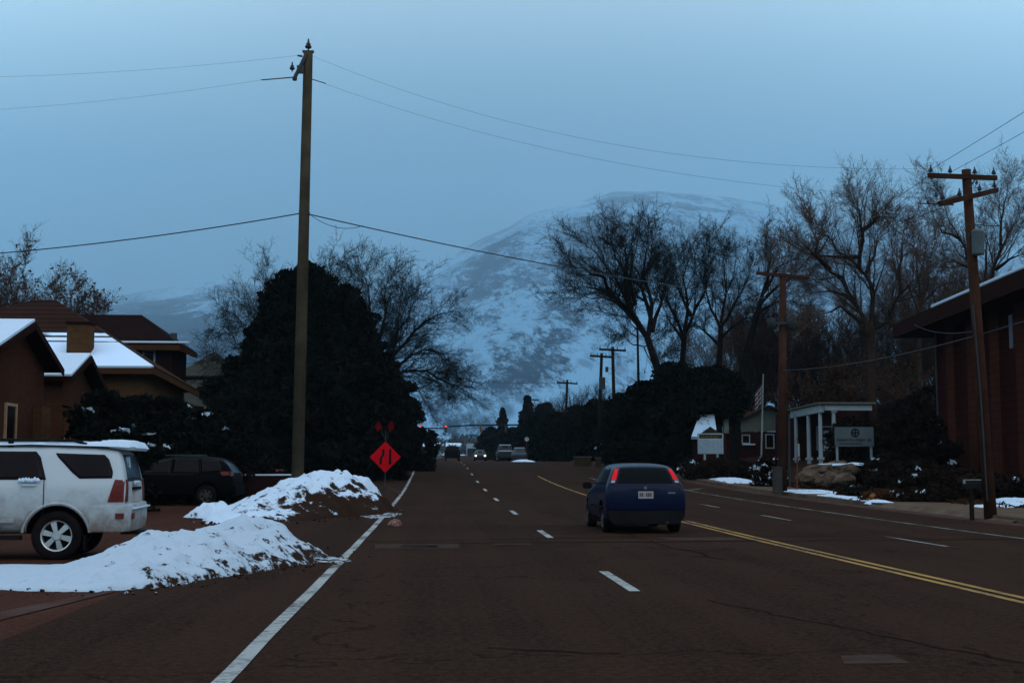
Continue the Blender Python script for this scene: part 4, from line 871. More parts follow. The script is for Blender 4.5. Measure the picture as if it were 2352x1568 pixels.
# --- white sport utility vehicle
suv_st = [(.09, .50, 1.00, 1.06, .80, .86, .80), (.11, .44, 1.20, 1.26, .87, .925, .82), (.20, .42, 1.22, 1.68, .90, .94, .74), (.30, .41, 1.22, 1.74, .91, .945, .72), (.8, .40, 1.22, 1.77, .92, .95, .72), (1.6, .40, 1.21, 1.79, .92, .95, .72), (2.4, .40, 1.20, 1.78, .92, .95, .72), (3.0, .40, 1.18, 1.74, .92, .95, .70), (3.25, .40, 1.16, 1.64, .92, .95, .69), (3.75, .42, 1.10, 1.20, .92, .94, .80), (4.4, .46, 1.00, 1.08, .90, .92, .80), (4.72, .5, .86, .94, .84, .86, .74), (4.80, .52, .7, .78, .74, .78, .70)]
def suv_extras(root, bv):
    # rear bumper, wrapping round
    m_ = MB(); sec = [(0, .50), (-.02, .62), (-.02, .80), (.03, .86)]
    path = [(.64, .950), (.35, .955), (.12, .93), (.02, .80), (0, .4), (0, -.4), (.02, -.80), (.12, -.93), (.35, -.955), (.64, -.950)]
    vs = []; 
    for x, y_ in path:
        for ox, z_ in ((.0, .44), (.0, .62), (.0, .84), (.03, .875)):
            s = 1 if y_ > 0 else -1
            inx = ox if abs(y_) < .9 else 0; iny = ox if abs(y_) >= .9 else 0
            vs.append((x + inx + (.02 if z_ < .5 and abs(y_) < .9 else 0), y_ - s * iny, z_))
        vs.append((x + (.14 if abs(y_) < .9 else 0), y_ - (0 if abs(y_) < .9 else (1 if y_ > 0 else -1) * .12), .875)); vs.append((x + (.14 if abs(y_) < .9 else 0), y_ - (0 if abs(y_) < .9 else (1 if y_ > 0 else -1) * .12), .44))
    fs = []
    for i in range(len(path) - 1):
        for k_ in range(6): fs.append((i * 6 + k_, i * 6 + (k_ + 1) % 6, (i + 1) * 6 + (k_ + 1) % 6, (i + 1) * 6 + k_))
    fs += [tuple(range(6)), tuple(range(len(vs) - 1, len(vs) - 7, -1))]
    bp = m_.add(vs, fs).build('bumper', whitep, root, world=False, bevel=.012)
    MB().box((-.012, 0, .80), (.05, 1.5, .025)).build('snow', SNOW, bp, world=False)
    m_ = MB().box((-.004, .72, .68), (.02, .16, .09)); m_.build('reflector', redl, bp, world=False)
    MB().box((.17, .955, .685), (.13, .02, .085)).build('reflector', redl, bp, world=False)
    # flares
    for x in (1.12, 3.9):
        for s in (1, -1):
            pts = [(x + .485 * math.cos(a), s * .952, .385 + .485 * math.sin(a)) for a in np.linspace(.10, math.pi - .10, 22)]
            MB().tube2([pts[0], pts[1]], .001, 3)
            m_ = MB(); vs = []
            for (px_, py_, pz_) in pts:
                dx, dz = (px_ - x) / .485, (pz_ - .385) / .485
                for rr_, yy in ((.485, .93), (.485, .958), (.50, .962), (.53, .945)): vs.append((x + dx * rr_, s * yy, .385 + dz * rr_))
            fs = [(i * 4 + k_, i * 4 + (k_ + 1) % 4, i * 4 + 4 + (k_ + 1) % 4, i * 4 + 4 + k_) for i in range(21) for k_ in range(4)]
            m_.add(vs, fs).build('wheel_flare', whitep, root, world=False, smooth=True)
    # roof rails, spoiler, snow
    for s in (1, -1):
        rl = MB(); rl.tube2([(.75, s * .66, 1.80), (.95, s * .66, 1.86), (2.8, s * .66, 1.87), (3.0, s * .66, 1.80)], .022, 8); rl.box((1.9, s * .66, 1.81), (.08, .04, .1)); rl.build('roof_rail', blackpl, root, world=False)
    sp = MB(); sp.prism([(.00, -.66, 1.76), (.02, -.66, 1.70), (.42, -.70, 1.74), (.42, -.70, 1.81)], (0, 1.34, 0)); spo = sp.build('spoiler', whitep, root, world=False, bevel=.012)
    # snow layer on the roof
    V = []; n1, n2 = 46, 20
    for j in range(n2 + 1):
        for i in range(n1 + 1):
            x = -.02 + 3.1 * i / n1; y_ = -.70 + 1.40 * j / n2; q = Vector((x * 2.2, y_ * 2.2, 4))
            ed = min(1, min(i, n1 - i) / 1.5) * min(1, min(j, n2 - j) / 1.5)
            h = .045 + .030 * mnoise.noise(q) + .018 * mnoise.noise(q * 3) + (.05 if x < .55 else 0) * (1 - abs(y_) * .5)
            z0 = float(np.interp(x, [0, .3, .8, 1.6, 3.1], [1.755, 1.775, 1.79, 1.81, 1.77]))
            V.append((x + .03 * mnoise.noise(q * 2), y_ + .035 * mnoise.noise(q * 2 + Vector((5, 5, 5))), z0 + (h if ed > .5 else -.015)))
    Q = [(j * (n1 + 1) + i, j * (n1 + 1) + i + 1, (j + 1) * (n1 + 1) + i + 1, (j + 1) * (n1 + 1) + i) for j in range(n2) for i in range(n1)]
    sn = np_mesh('roof_snow', V, Q, SNOW, root, world=False); sn.data.polygons.foreach_set('use_smooth', [True] * len(Q))
    # handles with snow, body seam lines, plate, tailgate garnish, tow hitch, mud flap
    for x in (1.55, 2.75):
        hd = MB().tube2([(x - .11, .955, 1.16), (x - .08, .985, 1.165), (x + .08, .985, 1.165), (x + .11, .955, 1.16)], .014, 6).build('door_handle', whitep, root, world=False)
        lump = MB(); 
        for k_ in range(7): lump.lathe([(.001, -.03), (.032, -.01), (.030, .02), (.001, .045 + .01 * (k_ % 2))], 8, (x - .14 + .045 * k_, .962, 1.235 + .008 * math.sin(k_ * 2)))
        lump.build('snow', SNOW, hd, world=False, smooth=True)
    MB().box((1.32, .951, .98), (.012, .006, .62)).build('door_seam', blackpl, root, world=False)
    MB().box((2.42, .951, .9), (.012, .006, .8)).build('door_seam', blackpl, root, world=False)
    MB().box((2.52, .960, .62), (1.55, .02, .07)).build('side_moulding', whitep, root, world=False, bevel=.006)
    MB().box((2.5, .86, .36), (1.7, .10, .07)).build('running_board', blackpl, root, world=False)
    MB().box((.075, 0, .98), (.03, .34, .17)).build('licence_plate', M('plate', (.45, .38, .34), .5), root, world=False)
    gr = MB().box((.07, 0, 1.10), (.05, .62, .05)).build('tailgate_garnish', blackpl, root, world=False); 
    g2 = MB().box((.07, .02, 1.19), (.08, .5, .07)).build('snow', SNOW, gr, world=False, bevel=.03)
    MB().tube2([(-.12, 0, .42), (.2, 0, .42)], .03, 8).build('tow_hitch', iron, root, world=False)
    MB().box((.70, .80, .28), (.03, .22, .24)).build('mud_flap', rubber, root, world=False)
    MB().tube2([(-.03, -.55, .36), (.4, -.55, .36)], .03, 8).build('exhaust', iron, root, world=False)
    # snow dusting clinging in the rear glass corner
    row_panel(bv, [(.42, 1.60), (.48, 1.45)], [(.10, 1.61), (.30, 1.42)], 'rear', 3, 3, .016).build('window_snow', mat_snow('window_frost', .22, 0, base=(.45, .50, .56), scale=9), root, world=False)
suv_a = R(183.6)
vehicle('white_suv', 'dirty white sport utility vehicle with snow on its roof, behind the near snow pile', 'car', (-4.78, 21.72, -.02), suv_a, suv_st, whitep, (1.12, 3.9), .385, .80,
        [([(1.20, 1.66), (1.16, 1.60), (.92, 1.36), (.80, 1.265)], [(.46, 1.635), (.38, 1.56), (.30, 1.36), (.31, 1.27)]),
         ([(2.36, 1.69), (2.36, 1.25)], [(1.50, 1.685), (1.42, 1.60), (1.30, 1.25)]), ([(3.05, 1.62), (3.5, 1.25)], [(2.44, 1.69), (2.44, 1.25)])],
        [([(.58, 1.64), (.66, 1.22)], [(-.58, 1.64), (-.66, 1.22)])], [([(-.58, 1.60), (-.68, 1.20)], [(.58, 1.60), (.68, 1.20)])],
        [([(.80, 1.25), (.90, .90)], [(.70, 1.24), (.76, .90)], redl), ([(-.70, 1.24), (-.76, .90)], [(-.80, 1.25), (-.90, .90)], redl)],
        [([(.26, 1.25), (.36, .90)], [(.12, 1.24), (.12, .90)], redl)], extras=suv_extras)
# --- blue hatchback, seen from behind
hatch_st = [(.01, .26, .60, .66, .82, .85, .80), (.02, .24, .82, .88, .83, .86, .80), (.05, .22, .99, 1.04, .83, .86, .77), (.22, .22, 1.02, 1.30, .83, .86, .70), (.34, .22, 1.01, 1.42, .83, .86, .67), (.58, .20, 1.0, 1.47, .83, .86, .655), (1.3, .19, .98, 1.49, .82, .86, .65), (2.0, .19, .96, 1.48, .82, .86, .63), (2.45, .19, .94, 1.38, .81, .85, .56), (3.05, .20, .90, 1.00, .80, .84, .66), (3.7, .22, .80, .88, .78, .82, .66), (4.05, .26, .62, .70, .70, .74, .60), (4.12, .30, .5, .58, .6, .62, .5)]
def hatch_extras(root, bv):
    bp = MB().prism([(-.045, y_, z_) for y_, z_ in ((-.80, .50), (.80, .50), (.835, .56), (.81, .645), (-.81, .645), (-.835, .56))], (.14, 0, 0)).build('bumper', bluep, root, world=False, bevel=.03)
    MB().prism([(-.035, y_, z_) for y_, z_ in ((-.70, .20), (.70, .20), (.81, .34), (.82, .498), (-.82, .498), (-.81, .34))], (.16, 0, 0)).build('bumper_insert', blackpl, bp, world=False, bevel=.02)
    pl = MB().box((-.0, .0, .825), (.03, .32, .155)).build('licence_plate', M('hatch_plate', (.30, .27, .25), .5, var=.1), root, world=False)
    t = MB()
    for k_, (y_, w_) in enumerate(((.12, .03), (.075, .035), (-.01, .02), (-.05, .03), (-.10, .035))): t.box((-.018, y_, .83), (.005, w_, .075)); 
    t.build('plate_characters', M('plate_ink', (.10, .03, .03), .6), pl, world=False)
    MB().lathe([(.001, -.01), (.035, -.008), (.04, .01)], 14, (.0, 0, 0), 'X').build('emblem', steel, root, world=False).location = (.035, 0, .965)
    MB().tube2([(.09, .0, 1.05), (.13, .20, 1.10), (.16, .36, 1.13)], .010, 6).build('wiper', blackpl, root, world=False)
    for s in (1, -1):
        m_ = MB(); m_.box((2.48, s * .94, .99), (.10, .20, .14)); m_.box((2.50, s * .84, .96), (.05, .08, .04)); m_.build('wing_mirror', blackpl, root, world=False, bevel=.02)
    MB().tube2([(-.06, -.45, .24), (.3, -.45, .24)], .028, 8).build('exhaust', iron, root, world=False)
    for s in (1, -1): MB().box((.7, s * .66, .18), (.03, .18, .16)).build('mud_flap', rubber, root, world=False)
    for s in (1, -1): MB().box((1.6, s * .856, .55), (2.0, .02, .05)).build('side_moulding', blackpl, root, world=False)
    MB().box((2.7, 0, .22), (1.6, 1.5, .06)).build('underbody', rubber, root, world=False)
    for s in (1, -1): row_panel(bv, [(s * .735, 1.06), (s * .745, .66)], [(s * .725, 1.06), (s * .735, .66)], 'rear', 4, 1, .004).build('tailgate_seam', black, root, world=False)
    row_panel(bv, [(.30, .94), (.30, .93)], [(-.30, .94), (-.30, .93)], 'rear', 1, 6, .02).build('tailgate_handle', blackpl, root, world=False); row_panel(bv, [(-.48, .88), (-.48, .85)], [(-.64, .88), (-.64, .85)], 'rear', 1, 2, .006).build('model_badge', steel, root, world=False)
hb = P(1478, 1068, 27.6)
vehicle('blue_hatchback', 'dark blue hatchback with lit red tail lights driving ahead left of the yellow line', 'car', (hb.x + .06, 27.7, 0), R(90.6), hatch_st, bluep, (.72, 3.32), .315, .73,
        [([(.62, 1.40), (.50, 1.10), (.55, 1.03)], [(.55, 1.36), (.36, 1.16), (.42, 1.05)]), ([(1.55, 1.41), (1.55, 1.03)], [(.70, 1.38), (.60, 1.05)]), ([(2.30, 1.36), (2.75, 1.02)], [(1.62, 1.41), (1.62, 1.03)])],
        [([(.49, 1.40), (.54, 1.22), (.60, 1.07)], [(-.49, 1.40), (-.54, 1.22), (-.60, 1.07)])], [([(-.48, 1.37), (-.62, 1.03)], [(.48, 1.37), (.62, 1.03)])],
        [([(.605, 1.375), (.675, 1.24), (.715, 1.14)], [(.535, 1.375), (.585, 1.24), (.615, 1.14)], redl_on), ([(-.535, 1.375), (-.585, 1.24), (-.615, 1.14)], [(-.605, 1.375), (-.675, 1.24), (-.715, 1.14)], redl_on),
         ([(.715, 1.13), (.735, 1.08)], [(.635, 1.13), (.65, 1.08)], trimw), ([(-.635, 1.13), (-.65, 1.08)], [(-.715, 1.13), (-.735, 1.08)], trimw)], extras=hatch_extras, spokes=5, rim=M('dull_rim', (.05, .042, .038), .6, .2))
hg = M('hatch_glass', (.003, .0035, .003), .2, .05, var=.3)
for o in C.objects:
    if o.parent and o.parent.name == 'blue_hatchback' and ('window' in o.name): o.data.materials[0] = hg
# --- dark parked cars, left
cross_st = [(.05, .35, .80, .86, .80, .85, .78), (.10, .30, 1.0, 1.05, .84, .88, .74), (.30, .28, 1.04, 1.42, .85, .89, .66), (.55, .28, 1.02, 1.56, .86, .90, .62), (1.2, .27, 1.0, 1.64, .86, .90, .62), (2.2, .27, .98, 1.64, .86, .90, .61), (2.8, .27, .97, 1.52, .86, .90, .60), (3.5, .28, .95, 1.08, .86, .90, .70), (4.2, .32, .85, .95, .83, .87, .70), (4.5, .36, .65, .72, .74, .78, .62)]
cross_side = [([(1.20, 1.55), (1.12, 1.08)], [(.62, 1.50), (.42, 1.15)]), ([(2.1, 1.56), (2.1, 1.06)], [(1.27, 1.56), (1.2, 1.06)]), ([(2.75, 1.46), (3.3, 1.05)], [(2.17, 1.56), (2.17, 1.06)])]
cross_rear = [([(.55, 1.50), (.62, 1.08)], [(-.55, 1.50), (-.62, 1.08)])]; cross_front = [([(-.52, 1.47), (-.64, 1.06)], [(.52, 1.47), (.64, 1.06)])]
def cross_x(root, bv):
    MB().tube2([(1.0, .60, 1.67), (2.4, .60, 1.67)], .018, 6).build('roof_rail', MATS['dull_rim'], root, world=False); MB().box((2.3, .905, 1.05), (1.9, .01, .018)).build('window_trim', MATS['dull_rim'], root, world=False)
    MB().box((.03, 0, .5), (.1, 1.6, .3)).build('bumper', blackp, root, world=False, bevel=.03)
dk = P(540, 1068, 44)
vehicle('black_crossover', 'black crossover parked broadside behind the white vehicle, red tail light at its right end', 'car', (dk.x, 45.2, zr(45)), R(176), cross_st, blackp, (.95, 3.6), .345, .76, cross_side, cross_rear, cross_front,
        [([(.80, 1.12), (.84, .98)], [(.60, 1.12), (.62, 1.0)], redl), ([(-.60, 1.12), (-.62, 1.0)], [(-.80, 1.12), (-.84, .98)], redl)], [([(.50, 1.13), (.42, 1.0)], [(.14, 1.13), (.12, 1.02)], redl)], extras=cross_x, rim=MATS['dull_rim'])
mk = P(652, 1068, 60)
vehicle('maroon_car', 'dark maroon car parked beyond the black crossover, partly behind the tall pole', 'car', (mk.x, 61, zr(61) - .1), R(178), cross_st, maroon, (.95, 3.6), .345, .76, cross_side, cross_rear, cross_front,
        [([(.80, 1.12), (.84, .96)], [(.60, 1.12), (.62, .98)], redl), ([(-.60, 1.12), (-.62, .98)], [(-.80, 1.12), (-.84, .96)], redl)], [([(.45, 1.15), (.40, .95)], [(.14, 1.15), (.12, .97)], redl)], extras=None)
# low snowy kerb wall behind them
q1, q2 = P(540, 1092, 50), P(705, 1092, 50)
kw = thing('low_wall', 'low dark wall topped with a thin line of snow behind the snow bank', 'wall', (q1.x, 50, .15)); MB().box(((q1.x + q2.x) / 2, 50, (q1.z + zr(50)) / 2), (q2.x - q1.x, .25, q1.z - zr(50))).build('wall_body', conc if False else soffit, kw)
MB().box(((q1.x + q2.x) / 2, 50, q1.z + .03), (q2.x - q1.x + .05, .32, .06)).build('snow', SNOW, kw, bevel=.015)
heap('snow_patch', [(-5.8, 55), (-4.0, 54.5), (-3.2, 57.5), (-4.8, 59.5), (-6.2, 58.5)], lambda x, y: .38, .6, .1, SNOWR, 'snow heap behind the tall pole, left of the orange diamond sign', 'snow', seed=9)
# --- distant traffic
far_kw = dict(hi=False)
sedan_st = [(.02, .3, .72, .78, .74, .80, .70), (.08, .22, .92, .97, .80, .85, .72), (.75, .2, .94, 1.06, .82, .87, .62), (1.25, .2, .93, 1.38, .82, .87, .56), (2.0, .2, .92, 1.44, .82, .87, .56), (2.6, .2, .90, 1.36, .82, .87, .56), (3.35, .2, .88, .96, .82, .86, .68), (4.3, .26, .72, .78, .78, .80, .66), (4.55, .3, .55, .62, .70, .72, .6)]
sedan_side = [([(1.9, 1.36), (1.9, .98)], [(1.25, 1.32), (.85, 1.0)]), ([(2.5, 1.32), (3.1, .98)], [(1.97, 1.36), (1.97, .98)])]
rw_s = [([(.48, 1.34), (.58, 1.04)], [(-.48, 1.34), (-.58, 1.04)])]; fw_s = [([(-.48, 1.34), (-.60, 1.0)], [(.48, 1.34), (.60, 1.0)])]
def roof_snow_x(root, bv): MB().box((1.7, 0, 1.47), (1.5, 1.15, .08)).build('roof_snow', SNOW, root, world=False, bevel=.03)
def tailpair(z0, z1, a, b): return [([(b, z1), (b, z0)], [(a, z1), (a, z0)], redl), ([(-a, z1), (-a, z0)], [(-b, z1), (-b, z0)], redl)]
def headpair(mt): return [([(-.68, .74), (-.68, .60)], [(-.48, .74), (-.48, .60)], mt), ([(.48, .74), (.48, .60)], [(.68, .74), (.68, .60)], mt)]
pick_st = [(.0, .42, .98, 1.04, .82, .88, .84), (.05, .36, 1.08, 1.14, .88, .93, .88), (2.0, .36, 1.08, 1.14, .88, .93, .88), (2.05, .36, 1.12, 1.72, .88, .93, .66), (2.3, .36, 1.12, 1.82, .88, .93, .66), (3.4, .36, 1.12, 1.82, .88, .93, .66), (4.0, .36, 1.12, 1.22, .88, .93, .76), (5.1, .4, 1.02, 1.08, .86, .9, .78), (5.3, .44, .9, .96, .8, .84, .7)]
pick_side = [([(2.75, 1.74), (2.75, 1.18)], [(2.2, 1.72), (2.2, 1.18)]), ([(3.3, 1.72), (3.8, 1.18)], [(2.82, 1.74), (2.82, 1.18)])]
pk_r = [([(.6, 1.74), (.7, 1.2)], [(-.6, 1.74), (-.7, 1.2)])]; pk_f = [([(-.6, 1.74), (-.74, 1.2)], [(.6, 1.74), (.74, 1.2)])]
silver = M('silver_paint', (.10, .12, .13), .5, .2, .1, var=.1); greyp = M('grey_paint', (.02, .02, .022), .5, .12, var=.1)
GT = 'distant traffic on the street'
X = XA(1039, 154); vehicle('dark_pickup', 'distant dark pickup truck seen from behind with two dim red tail lights', 'truck', (X, 154, zr(154)), R(90), pick_st, blackp, (1.1, 4.3), .38, .78, pick_side, pk_r, pk_f, tailpair(.85, 1.1, .68, .90), group=GT, **far_kw)
X = XA(975, 160); vehicle('dark_sedan', 'distant dark car in the left lane, left of the dark pickup truck', 'car', (X, 160, zr(160)), R(90), cross_st, blackp, (.9, 3.5), .33, .74, cross_side, cross_rear, cross_front, tailpair(.80, 1.0, .6, .82), group=GT, **far_kw)
X = XA(1004, 225); vehicle('silver_sedan', 'small distant silver car between the dark car and the dark pickup truck', 'car', (X, 225, zr(225)), R(90), sedan_st, silver, (.9, 3.5), .31, .74, sedan_side, rw_s, fw_s, tailpair(.7, .88, .5, .75), group=GT, **far_kw)
X = XA(1103, 168); vehicle('dark_sedan', 'oncoming distant car with both headlights shining', 'car', (X, 172, zr(170)), R(-90), sedan_st, greyp, (.9, 3.5), .31, .74, sedan_side, rw_s, fw_s, tailpair(.7, .88, .5, .75), front_l=headpair(head_on), group=GT, **far_kw)
X = XA(1098, 280); vehicle('white_sedan', 'farthest oncoming light-coloured car with snow on its roof', 'car', (X, 284, zr(282)), R(-90), sedan_st, silver, (.9, 3.5), .31, .74, sedan_side, rw_s, fw_s, tailpair(.7, .88, .5, .75), group=GT, extras=roof_snow_x, **far_kw)
def pk_snow(root, bv): MB().box((4.5, 0, 1.17), (1.2, 1.5, .07)).build('bonnet_snow', SNOW, root, world=False); MB().box((2.8, 0, 1.86), (1.1, 1.3, .07)).build('roof_snow', SNOW, root, world=False)
X = XA(1162, 148); vehicle('snowy_pickup', 'oncoming pickup truck with snow on bonnet and roof, right side of the street', 'truck', (X, 153, zr(150)), R(-90), pick_st, greyp, (1.1, 4.3), .38, .78, pick_side, pk_r, pk_f, tailpair(.85, 1.1, .68, .90), group=GT, extras=pk_snow, **far_kw)
X = XA(1198, 142); vehicle('parked_car', 'snow-roofed car standing right of the snowy pickup truck', 'car', (X, 145, zr(143)), R(-95), sedan_st, greyp, (.9, 3.5), .31, .74, sedan_side, rw_s, fw_s, tailpair(.7, .88, .5, .75), group=GT, extras=roof_snow_x, **far_kw)
X = XA(936, 140); vehicle('parked_car', 'snow-roofed car parked at the left kerb right of the orange sign', 'car', (X, 140, zr(140)), R(90), sedan_st, greyp, (.9, 3.5), .31, .74, sedan_side, rw_s, fw_s, tailpair(.7, .88, .5, .75), group=GT, extras=roof_snow_x, **far_kw)
bq = P(1082, 1010, 330); bt = thing('box_truck', 'far white box truck or van body above the oncoming traffic', 'truck', (bq.x, 330, zr(330)), 0, GT)
MB().box((bq.x, 331, zr(330) + 2.2), (2.2, 4, 2.6)).build('cargo_box', trimw, bt); MB().box((bq.x, 328.2, zr(330) + 1.3), (2.0, 1.8, 1.9)).build('cab', greyp, bt, bevel=.1)
heap('snow_patch', [(XA(1175, 138), 134), (XA(1215, 138), 130), (XA(1222, 138), 140), (XA(1185, 138), 146)], lambda x, y: .22, .8, .15, SNOWR, 'snow ridge along the right kerb below the snow-roofed car', 'snow', seed=12)
bl_ = thing('traffic_barrel', 'dim orange construction barrel at the left kerb right of the diamond sign', 'barrel', (XA(958, 95), 95, zr(95)))
MB().lathe([(.001, 0), (.34, 0), (.34, .08), (.28, .1), (.26, .45), (.23, .5), (.22, .95), (.001, 1.0)], 16, (XA(958, 95), 95, zr(95))).build('barrel_body', orange_flag, bl_, smooth=True)
MB().lathe([(.27, .25), (.275, .25), (.262, .40), (.26, .40)], 16, (XA(958, 95), 95, zr(95))).build('reflective_band', trimw, bl_)

# ------------------------------------------------------------------ roadwork diamond sign
sY = 56; sc_c = P(885, 1049, sY); hd = 35.5 / 3000 * sY
sg = thing('roadwork_sign', 'orange-red diamond roadwork sign with black lane-narrows symbol and two flags', 'sign', (sc_c.x, sY, zr(sY)))
MB().prism([(sc_c.x - hd, sY, sc_c.z), (sc_c.x, sY, sc_c.z - hd), (sc_c.x + hd, sY, sc_c.z), (sc_c.x, sY, sc_c.z + hd)], (0, .02, 0)).build('sign_panel', orange, sg, bevel=.004)
u = hd / 40.0
def sp(x, y): return (sc_c.x + x * u, sY - .012, sc_c.z + y * u)
m_ = MB(); m_.prism([sp(-15, -19), (sp(-8.5, -19)), sp(-8, -2), sp(-3, 3), sp(-2, 20), sp(-8, 20), sp(-8.5, 5), sp(-13.5, -1)], (0, .008, 0)); m_.prism([sp(8.5, -19), sp(16, -19), sp(15.5, 20), sp(10, 20)], (0, .008, 0)); m_.build('lane_symbol', black, sg)
st_ = MB(); st_.tube2([(sc_c.x, sY + .05, zr(sY)), (sc_c.x, sY + .05, ZA(990, sY))], .022, 8)
for s in (-1, 1):
    st_.tube2([(sc_c.x, sY + .05, zr(sY) + .35), (sc_c.x + s * .7, sY - .3, zr(sY))], .018, 6); st_.tube2([(sc_c.x, sY + .05, zr(sY) + .35), (sc_c.x + s * .7, sY + .4, zr(sY))], .018, 6)
    st_.tube2([(sc_c.x, sY + .05, sc_c.z + hd), (sc_c.x + s * .30, sY + .05, ZA(968, sY))], .010, 6)
st_.build('stand', iron, sg)
for s, px in ((-1, 869), (1, 898)):
    q = P(px, 979, sY); w_ = 9 / 3000 * sY; h_ = 13 / 3000 * sY
    f = MB(); f.prism([(q.x - w_, sY, q.z + .02), (q.x - .02, sY + .03, q.z - h_), (q.x + w_, sY, q.z - .03), (q.x + .02, sY - .02, q.z + h_)], (0, .008, 0)); f.build('flag', orange_flag, sg)

# ------------------------------------------------------------------ utility poles
def insulator(mb, c, s=1.0, n_=12): mb.lathe([(.001, 0), (.02 * s, 0), (.02 * s, .06 * s), (.07 * s, .07 * s), (.09 * s, .11 * s), (.05 * s, .15 * s), (.065 * s, .17 * s), (.03 * s, .22 * s), (.02 * s, .30 * s), (.001, .33 * s)], n_, c)
lp0, lp1 = P(683, 1112, 41), P(708, 122, 41); d_ = (lp1 - lp0)
base = lp0 - d_ * ((lp0.z - zr(41) + .1) / d_.z)
lp = thing('utility_pole', 'tall weathered wooden utility pole standing in the snow bank, left of centre', 'pole', base, group='wooden utility poles')
MB().tube2([base, base + (lp1 - base) * .5, lp1], [.195, .175, .145], 16).build('pole', polew, lp, smooth=True)
m_ = MB(); m_.box((lp1.x, 41, lp1.z + .04), (.36, .12, .06)); m_.straight(lp1 + Vector((-.05, -.1, -.1)), P(676, 180, 40.8), .075, .06, 8); m_.box(P(690, 160, 40.85), (.22, .1, .25)); m_.straight(P(694, 130, 40.9), P(684, 128, 40.8), .03); m_.build('bracket', iron, lp)
m_ = MB(); insulator(m_, lp1 + Vector((0, 0, .07)), 1.25); m_.tube2([lp1, lp1 + Vector((0, 0, .1))], .02, 6); m_.build('insulator', iron, lp)
m_ = MB(); insulator(m_, P(671, 165, 40.8), 1.0); m_.build('insulator', iron, lp)
m_ = MB(); m_.lathe([(.001, -.12), (.07, -.1), (.08, 0), (.04, .03)], 10, P(677, 178, 40.8)); m_.build('insulator', iron, lp)
m_ = MB(); m_.lathe([(.15, 0), (.165, 0), (.165, .06), (.15, .06)], 16, P(700, 492, 41)); m_.straight(P(686, 490, 41), P(716, 494, 40.9), .022); m_.build('cable_clamp', iron, lp)
rp0, rp1 = P(2276, 1196, 33.6), P(2219, 390, 33.6)
def cross_pole(label, b0, t0, r0, r1, mat, arms, extras=None, ins=True):
    rt = thing('utility_pole', label, 'pole', b0, group='wooden utility poles'); MB().tube2([b0 - (t0 - b0) * .01, b0.lerp(t0, .5), t0], [r0, (r0 + r1) / 2, r1], 12).build('pole', mat, rt, smooth=True)
    for (a, b, th) in arms:
        d_ = b - a; M_ = d_.normalized().to_track_quat('X', 'Z').to_matrix(); cr_ = MB().box((a + b) / 2, (d_.length, th, th * 1.2), mat=M_).build('crossarm', mat, rt)
        if ins:
            m2 = MB()
            for t in (.04, .32, .68, .96): insulator(m2, a.lerp(b, t) + Vector((0, 0, th * .5)), .75, 8)
            m2.build('insulators', iron, cr_)
    if extras: extras(rt)
    return rt
def rx(rt):
    m_ = MB(); q = P(2246, 556, 33.4); m_.lathe([(.001, -.36), (.15, -.34), (.16, -.3), (.16, .26), (.17, .28), (.12, .34), (.001, .36)], 16, q); m_.build('transformer', steel, rt, smooth=True)
    MB().box(P(2234, 540, 33.5), (.2, .08, .1)).build('transformer_bracket', iron, rt)
    m_ = MB(); m_.straight(P(2205, 450, 33.3), P(2155, 467, 33.0), .06, .05); m_.straight(P(2190, 470, 33.3), P(2108, 467, 33.0), .025, .015); m_.straight(P(2160, 480, 33.1), P(2120, 492, 32.9), .012); insulator(m_, P(2150, 455, 33.1), .6); insulator(m_, P(2132, 470, 33.0), .5); m_.build('cutout_switch', iron, rt)
    m_ = MB(); m_.straight(P(2215, 515, 33.5), P(2300, 520, 33.5), .012); m_.straight(P(2240, 412, 33.4), P(2228, 430, 33.4), .02); insulator(m_, P(2243, 425, 33.3), .5); m_.build('brace', iron, rt)
    MB().tube2([P(2268, 1150, 33.45), P(2252, 900, 33.45), P(2235, 700, 33.45)], .022, 6).build('conduit', iron, rt)
cross_pole('reddish utility pole nearest on the right with two crossarms and a grey transformer', rp0, rp1, .165, .12, polewr,
           [(P(2132, 403, 33.4), P(2289, 409, 33.6), .10), (P(2160, 468, 31.8), P(2289, 437, 35.0), .11)], rx)
mp0, mp1 = P(1797, 1122, 54), P(1798, 628, 54)
def mx_(rt):
    for px in (1772, 1816):
        q = P(px, 742, 53.8); m_ = MB(); m_.lathe([(.001, -.26), (.17, -.24), (.18, .20), (.001, .26)], 14, q); m_.build('transformer', M('weathered_can', (.032, .036, .034), .8, .03), rt, smooth=True)
    q = P(1797, 742, 53.8); MB().box(q, (.9, .1, .08)).build('transformer_bracket', iron, rt)
cross_pole('reddish utility pole with one dark crossarm, in the middle of the right verge', mp0, mp1, .20, .14, polewr, [(P(1738, 627, 53.8), P(1858, 638, 54), .11)], mx_)
MB().tube2([P(1813, 1118, 53.9), P(1812, 950, 53.9)], .05, 8).build('conduit', iron, [o for o in C.objects if o.get('label', '').startswith('reddish utility pole with one')][0])
